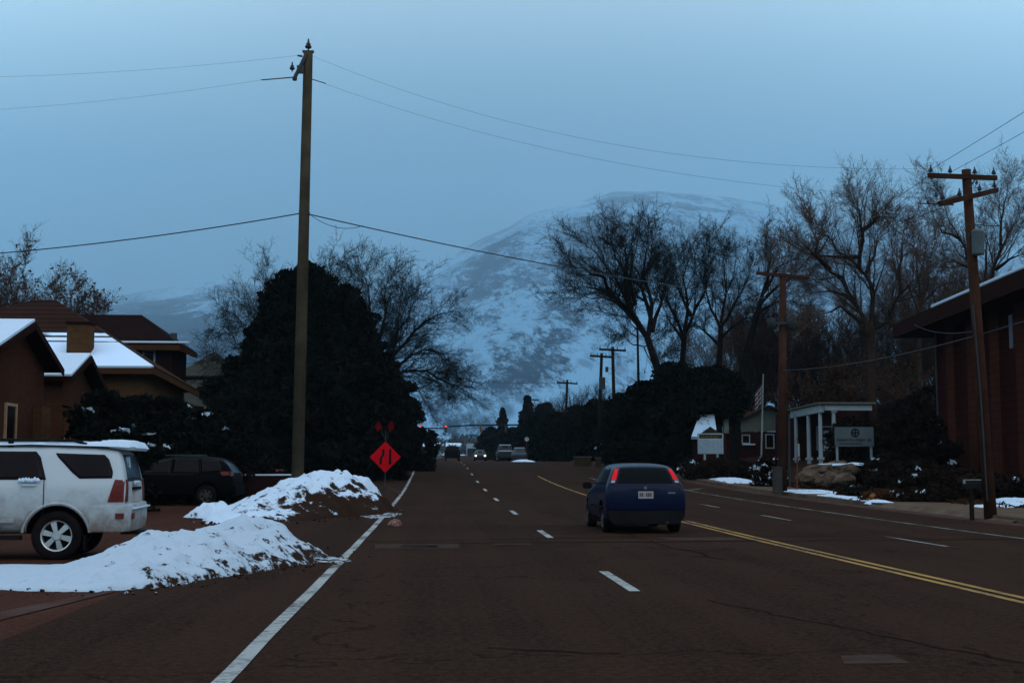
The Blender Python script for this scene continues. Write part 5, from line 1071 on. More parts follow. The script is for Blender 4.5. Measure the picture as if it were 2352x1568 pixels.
for (lx, ly, hw, Y, by, lb) in ((1407, 796, 31, 108, 1060, 'dark distant utility pole, taller of the close pair left of the bare trees'), (1382, 811, 27, 114, 1060, 'dark distant utility pole with a pole-mounted transformer, left one of the close pair'), (1303, 872, 24, 145, 1062, 'third distant utility pole from the camera along the right kerb, above the low trees'), (1219, 910, 18, 200, 1055, 'farthest utility pole on the right, beside the pointed evergreen')):
    X = XA(lx, Y); z0 = zg(X, Y); dx = -.35 if lx != 1407 else .25
    b0, t0 = Vector((X + dx, Y, z0)), P(lx, ly, Y)
    def tx(rt, Y=Y, lx=lx):
        q = P(lx + 1, 880, Y - .3); MB().lathe([(.001, -.55), (.28, -.5), (.28, .5), (.001, .55)], 10, q).build('transformer', iron, rt)
        q = P(lx + 12, 848, Y - .3); MB().lathe([(.001, -.25), (.14, -.2), (.14, .2), (.001, .25)], 8, q).build('street_light_head', iron, rt)
    cross_pole(lb, b0, t0, .17, .13, poled, [(P(lx - hw, ly + 6, Y - .2), P(lx + hw, ly + 9, Y - .2), .14)], tx if lx == 1382 else None)
GW = 'overhead wires'
def wire(label, a, b, sag, r_=.012, n_=24):
    pts = [a.lerp(b, i / n_) - Vector((0, 0, sag * 4 * (i / n_) * (1 - i / n_))) for i in range(n_ + 1)]
    o = MB().tube2(pts, r_, 5).build('overhead_wire', MATS.get('wire') or M('wire', (.03, .03, .035), .6), None); return tag(o, label, 'wire', GW)
wire('upper thin wire from the tall pole down to the nearest right-hand pole', P(715, 128, 41), P(2140, 388, 33.5), 1.0, .0035)
wire('second thin wire from the tall pole, just below the top one, towards the right', P(725, 185, 41), P(2150, 455, 33.3), .75, .0035)
wire('short thick guard sleeve wire on the left of the tall pole bracket', P(672, 178, 40.8), P(600, 184, 40.8), .0, .020, 4)
wire('short stub wire to the right of the tall pole just under its top', P(712, 181, 41), P(748, 192, 41), 0, .016, 4)
wire('topmost thin wire running off left from the tall pole', P(700, 126, 41), P(-300, 178, 45), .25, .0035)
wire('second thin wire running off left from the tall pole bracket', P(600, 184, 40.8), P(-300, 262, 45), .25, .0035)
wire('thick cable running left from half way up the tall pole', P(690, 490, 41), P(-300, 600, 46), .25, .020)
wire('thick cable running right from half way up the tall pole into the bare trees', P(713, 493, 41), P(1797, 690, 54), .25, .020)
wire('thin drip loop under the thick cable right of the tall pole', P(716, 496, 40.9), P(835, 518, 41.8), .22, .010)
wire('left wire of two rising off the upper right from the nearest right-hand pole', P(2140, 388, 33.4), Vector((11.7, 2, 9.6)), .3, .007)
wire('right wire of two rising off the upper right from the nearest right-hand pole', P(2190, 392, 33.4), Vector((12.6, 2, 9.4)), .3, .007)
wire('thin wire linking the two near right-hand poles, upper one', P(2145, 395, 33.4), P(1745, 622, 53.8), .3, .007)
wire('pale low service wire crossing the brick building', P(2500, 690, 28), P(1797, 850, 54), .35, .012)
wire('thin wire low across the street between distant poles', P(1303, 880, 145), P(930, 862, 150), .3, .02)
wire('thin wire from the pole with the dark crossarm to the taller distant pole', P(1760, 628, 53.8), P(1400, 800, 108), .5, .010)
wire('short service wire from the brick building fascia to the nearest right-hand pole', P(2100, 745, 60), P(2240, 760, 34), .2, .008)

# ------------------------------------------------------------------ right: brown building
bw = mat_bands('brown_brick_wall', (.028, .0058, .0036), (.018, .004, .003), .35)
bpan = mat_bands('brown_panel', (.050, .0135, .0065), (.036, .0095, .005), .35)
bd = thing('brown_building', 'long dark brown building with overhanging snow-edged flat roof, far right', 'building', (25, 56, .9))
e0, e1 = P(2050, 748, 70), P(2352, 612, 49.5); dirv = (e1 - e0); dirv.z = 0; L_ = dirv.length; dirv.normalize(); nrm = Vector((-dirv.y, dirv.x, 0));
if nrm.x < 0: nrm = -nrm
zt = (e0.z + e1.z) / 2; e0.z = zt; ext = e0 + dirv * (L_ + 9)
def bx_along(mb, s0, s1, d0, d1, z0, z1, mi=0):
    p = [e0 + dirv * s0 + nrm * d0, e0 + dirv * s1 + nrm * d0, e0 + dirv * s1 + nrm * d1, e0 + dirv * s0 + nrm * d1]
    mb.add([(q.x, q.y, z0) for q in p] + [(q.x, q.y, z1) for q in p], [(0, 1, 2, 3), (7, 6, 5, 4), (0, 4, 5, 1), (1, 5, 6, 2), (2, 6, 7, 3), (3, 7, 4, 0)], mi)
m_ = MB(); bx_along(m_, 0, L_ + 9, 0, 14, zt - .75, zt); rf = m_.build('roof', soffit, bd)
m_ = MB(); bx_along(m_, 7.6, L_ + 9, -.03, .25, zt + .003, zt + .14); m_.build('snow', SNOW, rf, bevel=.03)
m_ = MB(); bx_along(m_, 3.0, L_ + 8.6, 1.5, 13, -.2, zt - .76); m_.build('wall', bw, bd)
m_ = MB(); 
for k_ in range(7): m_2 = MB(); bx_along(m_2, 5.2 + 3.4 * k_, 6.5 + 3.4 * k_, 1.32, 1.497, 0, zt - .78); m_2.build('pilaster', bpan, bd)
for k_ in (2, 4):
    m_2 = MB(); bx_along(m_2, 7.55 + 3.4 * k_, 8.0 + 3.4 * k_, 1.44, 1.496, zt - 2.6, zt - 1.15); wn = m_2.build('window', M('grey_window', (.11, .085, .095), .3, var=.2), bd)
m_ = MB(); bx_along(m_, 3.1, 3.2, 1.38, 1.46, .9, zt - .8); m_.build('drainpipe', MATS['dull_rim'], bd)

# ------------------------------------------------------------------ right: portico, signs, brick house
po = thing('white_portico', 'small building front with white flat portico and slim white columns', 'building', (24, 80, 1.7))
cw = lambda: MATS['white_trim']
pbn, pbf = P(1885, 935, 77.5), P(1818, 951, 84); zb0 = 1.75
cols = [(1830, 83), (1859, 80.3), (1886, 77.8), (1917, 77.6)]
for px, Y in cols:
    X = XA(px, Y); zt2 = float(np.interp(Y, [77.5, 84], [pbn.z - .2, pbf.z])); m_ = MB(); m_.tube2([(X, Y, zb0 - .3), (X, Y, zt2)], [.13, .11], 12); m_.box((X, Y, zt2 - .05), (.34, .34, .1)); m_.box((X, Y, zb0 + .1), (.36, .36, .16)); m_.build('column', cw(), po)
zt2 = 5.05; a0, a1 = Vector((XA(1886, 77.4), 77.4, 0)), Vector((XA(1817, 84), 84, 0))
m_ = MB(); m_.prism([(a0.x, a0.y, 4.62), (a0.x, a0.y, 5.12), (a1.x, a1.y, 5.0), (a1.x, a1.y, 4.5)], (.3, .1, 0)); bx2 = XA(2006, 77.4); m_.box(((a0.x + .3 + bx2) / 2, 77.5, 4.92), (bx2 - a0.x - .3, .25, .36)); m_.build('beam', cw(), po)
m_ = MB(); m_.slab([(a0.x - .15, 77.2, 5.22), (bx2 + .2, 77.2, 5.22), (bx2 + .2, 86, 5.12), (a1.x - .15, 84.6, 5.08)], .1); prf = m_.build('roof', M('pale_roof', (.12, .10, .07), .9), po)
m_ = MB(); m_.box((27.6, 86.5, 3.2), (8.4, 5, 3.4)); m_.build('wall', brickr, po)
window(po, (25.3, 84.0, 3.2), 1.0, 1.5, 'x'); window(po, (27.4, 84.0, 3.2), 1.0, 1.5, 'x')
m_ = MB(); m_.box((XA(1906, 82), 82, 3.0), (.7, .08, 1.3)); m_.build('notice_board', M('pale_board', (.35, .42, .48), .7), po)
# logo sign
lY = 62; a0, a1 = P(1917, 980, lY), P(2007, 1025, lY)
ls = thing('white_logo_sign', 'wide pale sign board with dark round emblem and a row of dark lettering', 'sign', ((a0.x + a1.x) / 2, lY, 1.0))
cx_, cz_ = (a0.x + a1.x) / 2, (a0.z + a1.z) / 2; w_, h_ = a1.x - a0.x, a0.z - a1.z
MB().box((cx_, lY, cz_), (w_, .08, h_)).build('panel', M('sign_white', (.10, .11, .105), .6, var=.1, scale=2), ls, bevel=.01)
for s in (-1, 1): MB().box((cx_ + s * w_ * .44, lY + .06, (cz_ - .2 + .8) / 2), (.1, .06, cz_ - .4)).build('post', trimw, ls)
m_ = MB(); ex, ez, er = cx_ + w_ * .02, cz_ + h_ * .20, h_ * .22
for k_ in range(24):
    a = 2 * math.pi * k_ / 24; b = 2 * math.pi * (k_ + 1) / 24
    m_.prism([(ex + er * math.cos(a), lY - .05, ez + er * math.sin(a)), (ex + er * math.cos(b), lY - .05, ez + er * math.sin(b)), (ex + er * .72 * math.cos(b), lY - .05, ez + er * .72 * math.sin(b)), (ex + er * .72 * math.cos(a), lY - .05, ez + er * .72 * math.sin(a))], (0, .008, 0))
m_.box((ex, lY - .047, ez), (er * .3, .008, er * 1.4)); m_.box((ex, lY - .049, ez), (er * 1.4, .008, er * .3)); m_.build('emblem', black, ls)
m_ = MB(); rg = random.Random(5); x = cx_ - w_ * .46
while x < cx_ + w_ * .45:
    lw = rg.uniform(.07, .10); zc = cz_ - h_ * .17; hh = h_ * .15
    if rg.random() > .12:
        st_ = lw * .3; m_.box((x + st_ / 2, lY - .045, zc), (st_, .008, hh)); m_.box((x + lw * .55, lY - .045, zc + rg.choice((-1, 0, 1)) * hh * .4), (lw * .5, .008, hh * .2))
        if rg.random() > .3: m_.box((x + lw * .8, lY - .047, zc), (st_, .008, hh))
    x += lw * 1.25
m_.box((cx_ - w_ * .1, lY - .045, cz_ - h_ * .36), (w_ * .6, .008, h_ * .05)); m_.build('lettering', M('sign_ink', (.03, .025, .025), .7), ls)
# changeable-letter sign
mY = 77; a0, a1 = P(1603, 1017, mY), P(1661, 1042, mY); xl, xr = a0.x, a1.x; zb = a1.z; zt = ZA(996, mY); zh = ZA(1006, mY); zp = ZA(991, mY)
ms = thing('letter_board_sign', 'white letter board sign on two legs with dark yellow-lettered header and small pediment', 'sign', ((xl + xr) / 2, mY, zg((xl + xr) / 2, mY)))
cxm = (xl + xr) / 2
MB().box((cxm, mY, (zb + zh) / 2), (xr - xl, .22, zh - zb)).build('letter_board', M('board_white', (.26, .31, .33), .6, var=.08, scale=2), ms, bevel=.01)
m_ = MB(); m_.box((cxm, mY, (zh + zt) / 2), ((xr - xl) * .92, .16, (zt - zh) * .9)); hdr = m_.build('header', M('header_dark', (.03, .02, .01), .7), ms)
m_ = MB(); m_.box((xl + .03, mY, (zh + zt) / 2), (.08, .22, zt - zh)); m_.box((xr - .03, mY, (zh + zt) / 2), (.08, .22, zt - zh)); m_.box((cxm, mY, zt + .02), (xr - xl, .22, .07)); m_.build('frame', trimw, ms)
m_ = MB(); rg = random.Random(9); x = xl + .22
while x < xr - .25: lw = rg.uniform(.05, .09); m_.box((x, mY - .09, (zh + zt) / 2), (lw * .6, .01, (zt - zh) * .4)); x += lw * 1.5
m_.build('header_lettering', M('yellow_letter', (.16, .10, .012), .7), hdr)
m_ = MB(); m_.prism([(xl + .2, mY - .06, zt + .06), (xr - .2, mY - .06, zt + .06), (cxm, mY - .06, ZA(984, mY) + .15)], (0, .12, 0)); m_.build('pediment', MATS['header_dark'], ms)
m_ = MB(); rows = 5
for r_ in range(rows):
    z = zh - (zh - zb) * (r_ + .6) / rows
    for x0, x1 in ((xl + .12, cxm - .1), (cxm + .08, xr - .12)):
        x = x0
        while x < x1: lw = rg.uniform(.04, .08); (rg.random() > .2) and m_.box((x, mY - .113, z + rg.uniform(-.02, .02)), (lw * .7, .008, .07)); x += lw * 1.4
for r_ in range(1, rows): m_.box((cxm, mY - .112, zh - (zh - zb) * r_ / rows), (xr - xl - .1, .004, .012))
m_.build('letter_rows', M('board_ink', (.16, .20, .24), .7), ms)
for px in (1619, 1648): X = XA(px, mY); z0 = zg(X, mY); m_ = MB(); m_.box((X, mY, (z0 + zb) / 2), (.12, .1, zb - z0)); m_.build('leg', trimw, ms)
# red brick house with pale gable
bY = 96; bh = thing('red_brick_house', 'dark red brick house with pale grey gable, behind the letter board sign', 'house', (XA(1750, bY), bY, zg(25, bY)))
xl, xr = XA(1668, bY), XA(1850, bY); ze = ZA(990, bY)
MB().box(((xl + xr) / 2, bY + 4, ze / 2), (xr - xl, 8, ze)).build('wall', brickr, bh)
ga, gb, gt = P(1697, 990, bY - .06), P(1835, 990, bY - .06), P(1764, 934, bY - .06)
gl = P(1697, 966, bY - .06)
m_ = MB(); m_.prism([ga, gb, P(1835, 962, bY - .06), gt, gl], (0, .3, 0)); m_.build('gable', M('pale_stucco', (.13, .125, .10), .9, var=.1), bh)
m_ = MB(); m_.slab([gl + Vector((-.3, -.4, -.05)), gt + Vector((0, -.4, .12)), gt + Vector((0, 8, .12)), gl + Vector((-.3, 8, -.05))], .15); m_.slab([P(1845, 960, bY - .4), gt + Vector((0, -.4, .12)), gt + Vector((0, 8, .12)), P(1845, 960, bY - .4) + Vector((0, 8.4, 0))], .15); m_.build('roof', shing, bh)
m_ = MB(); m_.slab([(xl, bY - .5, ze + .1), (ga.x + .1, bY - .5, ze + .1), (ga.x + .1, bY + 4, ze + 1.6), (xl, bY + 4, ze + 1.6)], .15); m_.build('roof', shing_dk, bh)
window(bh, P(1713, 1008, bY - .01), .55, .6, 'x'); window(bh, P(1768, 1013, bY - .01), .6, 1.0, 'x')
q = P(1723, 1020, bY - .2); MB().box((q.x - .1, bY - .2, q.z), (.9, .3, .09)).build('window_box_snow', SNOW, bh)
sh = thing('snowy_roof_cottage', 'low cottage with pale snow-covered roof left of the letter board sign', 'house', (XA(1618, 80), 80, 1.0))
a_, b_, c_, d2 = P(1588, 1002, 79), P(1640, 975, 79), P(1640, 950, 81.5), P(1606, 952, 81.5); m_ = MB(); m_.slab([a_, P(1648, 1002, 79), c_, d2], .2); rf = m_.build('roof', mat_snow('roof_snow_thin', .18, 0, base=(.40, .48, .56), scale=1.2), sh)
MB().box((XA(1618, 80.3), 80.3, 1.9), (1.2, 2.0, 2.0)).build('wall', brickr, sh); MB().box(P(1667, 978, 82), (.32, .3, .9)).build('chimney', M('pale_stucco2', (.15, .16, .14), .9), sh)
# flagpole with furled flag
fY = 93; fp = thing('flagpole', 'slim white flagpole with a limp striped flag, left of the utility pole', 'flagpole', (XA(1749, fY), fY, zg(XA(1749, fY), fY)))
ft = P(1753, 860, fY); fb = Vector((XA(1749, fY), fY, zg(XA(1749, fY), fY))); m_ = MB(); m_.tube2([fb, ft], [.07, .045], 8); m_.lathe([(.001, -.06), (.07, 0), (.001, .07)], 8, ft); m_.build('pole', trimw, fp)
m_ = MB()
for i in range(8):
    for j in range(9):
        x0 = ft.x - .06 - i * .07; f1 = .12 * math.sin(i * 1.9); f2 = .12 * math.sin((i + 1) * 1.9); zt_ = ft.z - .6 - .09 * i; zz0 = zt_ - j * .16
        m_.add([(x0, fY + f1, zz0), (x0 - .07, fY + f2, zz0 - .09), (x0 - .07, fY + f2, zz0 - .25), (x0, fY + f1, zz0 - .16)], [(0, 1, 2, 3)], j % 2)
m_.build('flag', [M('flag_red', (.18, .03, .03), .8), M('flag_white', (.35, .36, .38), .8)], fp)
# grey cabinet, thin post sign, boulders, hydrant, mailbox
ub = thing('utility_cabinet', 'grey utility cabinet standing against the pole with the dark crossarm', 'cabinet', (XA(1785, 54), 54, zv(54) - .02))
q = P(1785, 1074, 53.4); zb = zr(53.4) + .1; MB().box((q.x, 53.4, (q.z + zb) / 2), (.34, .34, q.z - zb)).build('body', steel if False else M('cabinet_grey', (.050, .040, .034), .7, var=.2), ub, bevel=.015); MB().box((q.x, 53.4, q.z + .02), (.40, .40, .05)).build('lid', MATS['cabinet_grey'], ub); MB().box((q.x + .08, 53.22, (q.z + zb) / 2), (.02, .02, .12)).build('handle', iron, ub)
ps = thing('thin_post_sign', 'thin brown post carrying a narrow pale sign, beside the portico columns', 'sign', (XA(1832, 55), 55, zv(55))); X = XA(1832, 55)
MB().tube2([(X - .05, 55, zv(55) - .1), (X + .02, 55, ZA(1003, 55))], .028, 8).build('post', M('post_brown', (.14, .05, .022), .8), ps); MB().box((X + .04, 54.95, ZA(1033, 55)), (.09, .015, .55)).build('sign_plate', trimw, ps)
stone = M('sandstone', (.135, .085, .055), .9, .05, col2=(.035, .018, .012), scale=1.8, bump=.6, bscale=5, thr=(.42, .68))
GR = 'sandstone boulders on the right verge'
for i, (px, py, Y, dx, dz, lb) in enumerate([(1858, 1098, 57, .55, .44, 'squarish tan boulder at the left end of the boulder group'), (1907, 1102, 56, .55, .40, 'tan boulder in the front middle of the boulder group'), (1882, 1082, 58.5, .75, .40, 'flat pale boulder on top of the boulder group'), (1938, 1102, 55, .50, .35, 'low tan boulder sloping at the front right of the boulder group'), (1946, 1084, 57.5, .62, .48, 'large brown boulder at the right end of the boulder group'), (1918, 1078, 60, .7, .45, 'snow-capped boulder at the back of the boulder group')]):
    q = P(px, py, Y); rock('boulder', q, (dx, .6, dz), i + 2, stone, lb, 'boulder', GR)
for i, (px, py, Y, w_) in enumerate([(1925, 1068, 59, .9), (1968, 1066, 58, .35)]):
    q = P(px, py, Y); rock('snow_patch', q, (w_, .4, .10), i + 9, SNOW, ('flat snow cap lying on the back of the boulder group', 'small snow cap lying right of the boulder group')[i], 'snow')
hx, hy = XA(2003, 44), 44; hz = ZA(1166, 44)
hyd = thing('fire_hydrant', 'dull orange-yellow fire hydrant in the dry grass of the right verge', 'hydrant', (hx, hy, hz)); hym = M('hydrant_paint', (.20, .060, .011), .6, .3, var=.3, scale=8)
m_ = MB(); m_.lathe([(.001, 0), (.15, 0), (.15, .04), (.10, .05), (.10, .33), (.13, .34), (.13, .37), (.10, .40), (.06, .46), (.001, .47)], 14, (hx, hy, hz)); hb_ = m_.build('barrel', hym, hyd, smooth=False)
m_ = MB(); m_.lathe([(.001, -.19), (.055, -.19), (.055, .19), (.001, .19)], 10, (hx, hy, hz + .25), 'X'); m_.lathe([(.001, -.17), (.06, -.17), (.06, 0)], 10, (hx, hy, hz + .23), 'Y'); m_.build('outlet_caps', hym, hyd)
MB().lathe([(.001, 0), (.03, 0), (.03, .05), (.001, .05)], 5, (hx, hy, hz + .46)).build('operating_nut', hym, hyd)
mx0 = P(2233, 1197, 33.3); mbx = thing('mailbox', 'dark kerbside mailbox with pale lid edge on a post, left of the nearest pole', 'mailbox', mx0)
m_ = MB(); m_.box((mx0.x, 33.3, mx0.z + .36), (.09, .09, .75)); m_.build('post', poled, mbx); zt_ = ZA(1102, 33.3)
m_ = MB(); a0, a1 = P(2214, 1102, 33.3), P(2250, 1102, 33.3); pr = [(0, 0), (.19, 0), (.19, .12), (.15, .18), (.09, .205), (.04, .18), (0, .12)]
m_.prism([(a0.x, 33.2 + y_, zt_ - .22 + z_) for y_, z_ in pr], (a1.x - a0.x, 0, 0)); m_.build('box', blackpl, mbx)
m_ = MB(); m_.box(((a0.x + a1.x) / 2, 33.28, zt_ - .003), (a1.x - a0.x + .02, .1, .022)); m_.box((a0.x - .01, 33.26, zt_ - .05), (.02, .12, .10)); m_.build('lid_edge', M('lid_pale', (.28, .24, .22), .6), mbx)
# snow-dusted round bush etc.
def rb(px, py_top, Y, r_, lb, snow=.0, mat=None, n_=3600, leaf=.08, zz=None, grp='shrubs on the right verge', cl=60):
    X = XA(px, Y); z0 = zg(X, Y); h = max(.3, ZA(py_top, Y) - z0); bushy('shrub', lb, (X, Y, z0), [(0, r_ * .9), (h * .5, r_), (h * .85, r_ * .7), (h, r_ * .25)], n_, int(px), mat=mat or needle2, leaf=leaf, cat='bush', group=grp, clumps=cl, crad=.30, trunk=0, snow=snow, part='foliage')
rb(1765, 1048, 62, .75, 'round bush thickly dusted with snow left of the utility cabinet', .75)
rb(1640, 1058, 73, 1.3, 'dark rounded shrub under the letter board sign'); rb(1695, 1060, 74, 1.2, 'dark low shrub right of the letter board sign legs'); rb(1598, 1056, 75, .8, 'dark shrub with a snow face left of the letter board sign', .3)
rb(2000, 1060, 58, 1.2, 'brown scrub right of the sandstone boulders', .12); rb(2060, 1075, 54, 1.1, 'dense brown scrub under the pale logo sign', .04); rb(2100, 1060, 52, 1.4, 'brown scrub before the brown building corner', .03); rb(2160, 1075, 48, 1.3, 'low brown scrub along the brown building wall', .05); rb(2230, 1085, 46, 1.4, 'scrub behind the mailbox', .08); rb(2310, 1095, 44, 1.4, 'scrub right of the nearest right-hand pole', .1)
rb(1965, 960, 68, 1.7, 'tall brown shrub behind the pale logo sign', .03, n_=7200, cl=90); rb(2105, 940, 60, 1.7, 'large dark shrub against the brown building corner', .04, n_=9000, cl=110, leaf=.1); rb(1960, 1120, 49, .55, 'tuft of dry brush by the boulders', .1, n_=1800, leaf=.06); rb(2020, 1140, 44.5, .6, 'dry brush behind the hydrant', 0, mat=deadleaf, n_=1800, leaf=.06); rb(2080, 1135, 44.5, .8, 'dry brush right of the hydrant', .05, n_=2400, leaf=.06); rb(2140, 1130, 43.5, .8, 'dry brush left of the mailbox', .05, n_=2400, leaf=.06)
rb(2150, 890, 80, 3.0, 'tall black shrub mass between the portico and the brown building', 0, n_=12000, cl=130, leaf=.14); rb(2060, 930, 84, 2.6, 'dark shrub mass behind the right end of the portico', 0, n_=9000, cl=110, leaf=.13)
# dead grass / litter of the verge
rs = np.random.RandomState(4); npt = 14000; gx = rs.uniform(16.7, 24, npt); gy = rs.uniform(38, 66, npt); gz = np.array([zg(a, b) for a, b in zip(gx, gy)]); c = np.stack([gx, gy, gz + rs.uniform(0, .10, npt)], axis=1); V, Q = quads(c, .075, 5, 1.3)
tag(np_mesh('dead_grass', V, Q, deadleaf), 'dead brown grass and leaves covering the right verge slope', 'grass', kind='stuff')

# ------------------------------------------------------------------ right: trees
limb_tree('bare_tree', 'tall bare cottonwood leaning left over the distant utility poles', 86, [(1545, 1050), (1535, 960), (1515, 860), (1485, 770)],
          [[(1485, 770), (1440, 690), (1405, 615), (1362, 562), (1328, 532)], [(1450, 710), (1400, 665), (1345, 640), (1295, 648)], [(1490, 770), (1500, 690), (1480, 610), (1482, 545), (1470, 512)],
           [(1425, 655), (1370, 615), (1315, 595), (1290, 585)], [(1500, 760), (1520, 680), (1535, 620)], [(1445, 700), (1425, 610), (1432, 550), (1425, 515)], [(1480, 770), (1430, 700), (1370, 672), (1320, 668)], [(1455, 690), (1440, 620), (1400, 560), (1395, 530)], [(1500, 740), (1470, 640), (1500, 570), (1500, 520)]],
          .42, 31, barkm, barkm, maxl=2, nch=3, lnk=0.90, thick=2.3)
limb_tree('bare_tree', 'bare tree trunk and crown just right of the left-leaning cottonwood', 94, [(1565, 1050), (1562, 950), (1566, 850), (1572, 770)],
          [[(1572, 770), (1600, 700), (1628, 640), (1622, 585), (1638, 552)], [(1570, 780), (1540, 700), (1505, 645), (1500, 600)], [(1572, 760), (1580, 680), (1570, 620), (1585, 570)], [(1572, 790), (1540, 740), (1520, 700)], [(1590, 720), (1560, 650), (1545, 610)]],
          .36, 32, barkm, barkm, maxl=2, nch=3, lnk=0.90, thick=2.3)
limb_tree('bare_tree', 'bare tree with two close trunks left of the flagpole', 92, [(1652, 1050), (1650, 930), (1652, 830), (1656, 750)],
          [[(1656, 750), (1690, 690), (1722, 625), (1742, 590)], [(1655, 760), (1630, 700), (1612, 625), (1592, 585)], [(1656, 740), (1672, 660), (1662, 590), (1672, 560)], [(1655, 780), (1700, 740), (1740, 725)], [(1652, 800), (1610, 760), (1585, 745)]],
          .32, 33, barkm, barkm, maxl=2, nch=3, lnk=0.90, thick=2.3)
limb_tree('bare_tree', 'slanting bare tree between the twin-trunked tree and the crossarm pole', 90, [(1685, 1050), (1695, 900), (1722, 780), (1748, 690)],
          [[(1748, 690), (1768, 630), (1768, 590), (1762, 555)], [(1745, 700), (1790, 650), (1835, 630), (1860, 640)], [(1735, 730), (1780, 700), (1820, 690)], [(1755, 670), (1790, 600), (1820, 590)]],
          .36, 34, barkd, bark, maxl=2, nch=3, lnk=0.90, thick=2.3)
limb_tree('bare_tree', 'great spreading bare tree between the two near right-hand poles', 80, [(2005, 1050), (1998, 900), (2000, 800), (2002, 735)],
          [[(1992, 770), (1958, 690), (1923, 628), (1886, 593), (1858, 572), (1854, 528), (1832, 478)], [(2002, 735), (2011, 665), (1986, 622), (1961, 587), (1911, 547), (1876, 506), (1861, 484)],
           [(1968, 590), (1976, 528), (1976, 472), (1967, 443), (1954, 430)], [(1940, 575), (1873, 568), (1817, 576)], [(2004, 760), (2048, 737), (2064, 681), (2089, 650), (2114, 634), (2139, 612)],
           [(2076, 660), (2073, 603), (2083, 547), (2086, 503)], [(1976, 480), (2011, 468), (2039, 462)], [(1990, 620), (2010, 560), (2020, 500)], [(1890, 600), (1850, 560), (1815, 530)], [(1960, 690), (1900, 660), (1850, 665)], [(1975, 740), (1920, 700), (1870, 720)]],
          .44, 35, barkr, twigr, maxl=2, nch=3, lnk=0.90, thick=2.3, rk=.36)
limb_tree('bare_tree', 'bare tree spreading behind the snowy roof edge at the far right', 84, [(2262, 1050), (2262, 800), (2258, 680)],
          [[(2262, 680), (2290, 600), (2305, 550), (2330, 510), (2358, 465)], [(2305, 555), (2308, 478), (2311, 431), (2323, 395)], [(2255, 660), (2222, 580), (2195, 530), (2172, 484), (2148, 415)], [(2262, 660), (2270, 560), (2262, 500)], [(2240, 620), (2200, 590), (2160, 590)], [(2290, 610), (2330, 580), (2370, 570)], [(2195, 530), (2150, 510), (2130, 480)]],
          .34, 36, barkr, twigr, maxl=2, nch=3, lnk=0.90, thick=2.3)
limb_tree('bare_tree', 'slim bare tree between the great spreading tree and the nearest right-hand pole', 95, [(2115, 1050), (2110, 850), (2112, 720)],
          [[(2112, 720), (2135, 640), (2130, 580), (2150, 540)], [(2112, 720), (2080, 650), (2050, 600)], [(2115, 700), (2160, 650), (2190, 640)], [(2112, 700), (2110, 600), (2098, 540)]], .28, 37, bark, twigr, maxl=2, nch=3, lnk=0.90, thick=2.3)
GTk = 'bare thicket trees behind the right-hand houses'
tk = [(1700, 112, 700, 'bare thicket tree behind the flagpole'), (1745, 104, 640, 'bare thicket tree directly left of the crossarm pole'), (1800, 112, 660, 'bare thicket tree directly behind the crossarm pole'), (1850, 102, 680, 'bare thicket tree right of the crossarm pole'), (1905, 110, 650, 'bare thicket tree left of the great spreading tree'), (1955, 100, 720, 'lower thicket tree under the great spreading tree'), (2045, 108, 620, 'thicket tree right of the great spreading tree trunk'), (2095, 100, 640, 'thicket tree beyond the brown building corner'), (2165, 106, 590, 'brushy tree above the left end of the snowy roof edge'), (2215, 110, 560, 'brushy tree beside the nearest right-hand pole'), (2320, 104, 580, 'brushy tree above the right end of the snowy roof edge'), (1620, 118, 720, 'thin thicket tree behind the twin-trunked tree')]
protos = []
for i, (px, Y, ty, lb) in enumerate(tk):
    X = XA(px, Y); z0 = zg(X, Y); H = ZA(ty, Y) - z0
    if i < 4:
        o = auto_tree('thicket_tree', lb, (X, Y, z0), H, H * .34, 60 + i, bark, bark if i % 2 else twigr, .2, maxl=2, nch=3, group=GTk, nl=9, trunk_f=.18, thick=1.44); protos.append((o, H))
    else:
        p, H0 = protos[i % 4]; o = copy_tree(p); o.location = (X, Y, z0); s = H / H0; o.scale = (s * rnd.uniform(.9, 1.15), s, s); o.rotation_euler.z = rnd.uniform(0, 6.28); o['label'] = lb
# low brushy understorey
for i, (px, Y, ty, r_, lb) in enumerate([(1720, 116, 860, 2.0, 'dark understorey brush left of the crossarm pole'), (1830, 96, 850, 2.4, 'brown understorey brush above the white portico'), (1900, 94, 840, 2.6, 'brown understorey brush behind the portico roof'), (1975, 92, 830, 2.6, 'brown understorey brush under the great spreading tree'), (2050, 88, 800, 2.6, 'tall understorey brush left of the brown building')]):
    X = XA(px, Y); z0 = zg(X, Y); o = auto_tree('understorey_tree', lb, (X, Y, z0), ZA(ty, Y) - z0, 2.6, 80 + i, bark, twigr, .12, maxl=2, nch=3, group='understorey brush', nl=10, trunk_f=.1, thick=1.3, leaf=1500)
# evergreens in the middle right
def eg(px, ytop, Y, prof_r, n_, lb, leaf=.15, cone=False, seed=None, cr_=.6, cl=160, mat=None, lift=0):
    X = XA(px, Y); z0 = zg(X, Y); h = ZA(ytop, Y) - z0
    pr = [(0, prof_r), (h * .25, prof_r * 1.02), (h * .5, prof_r * (.72 if cone else .95)), (h * .75, prof_r * (.40 if cone else .75)), (h, prof_r * (.05 if cone else .25))]
    if lift: pr = [(h * lift, prof_r * .6)] + [(h * (lift + (1 - lift) * t_), prof_r * f_) for t_, f_ in ((.2, 1), (.5, .98), (.8, .7), (1, .3))]
    bushy('evergreen_tree', lb, (X, Y, z0), pr, int(n_ * 1.6), seed or int(px), leaf=leaf, clumps=cl, crad=cr_, trunk=.25, mat=mat)
eg(1480, 880, 84, 1.9, 12000, 'dark evergreen left in the clump under the left-leaning cottonwood')
eg(1550, 835, 83, 2.1, 15000, 'tallest dark evergreen in the clump under the bare cottonwoods', cl=200)
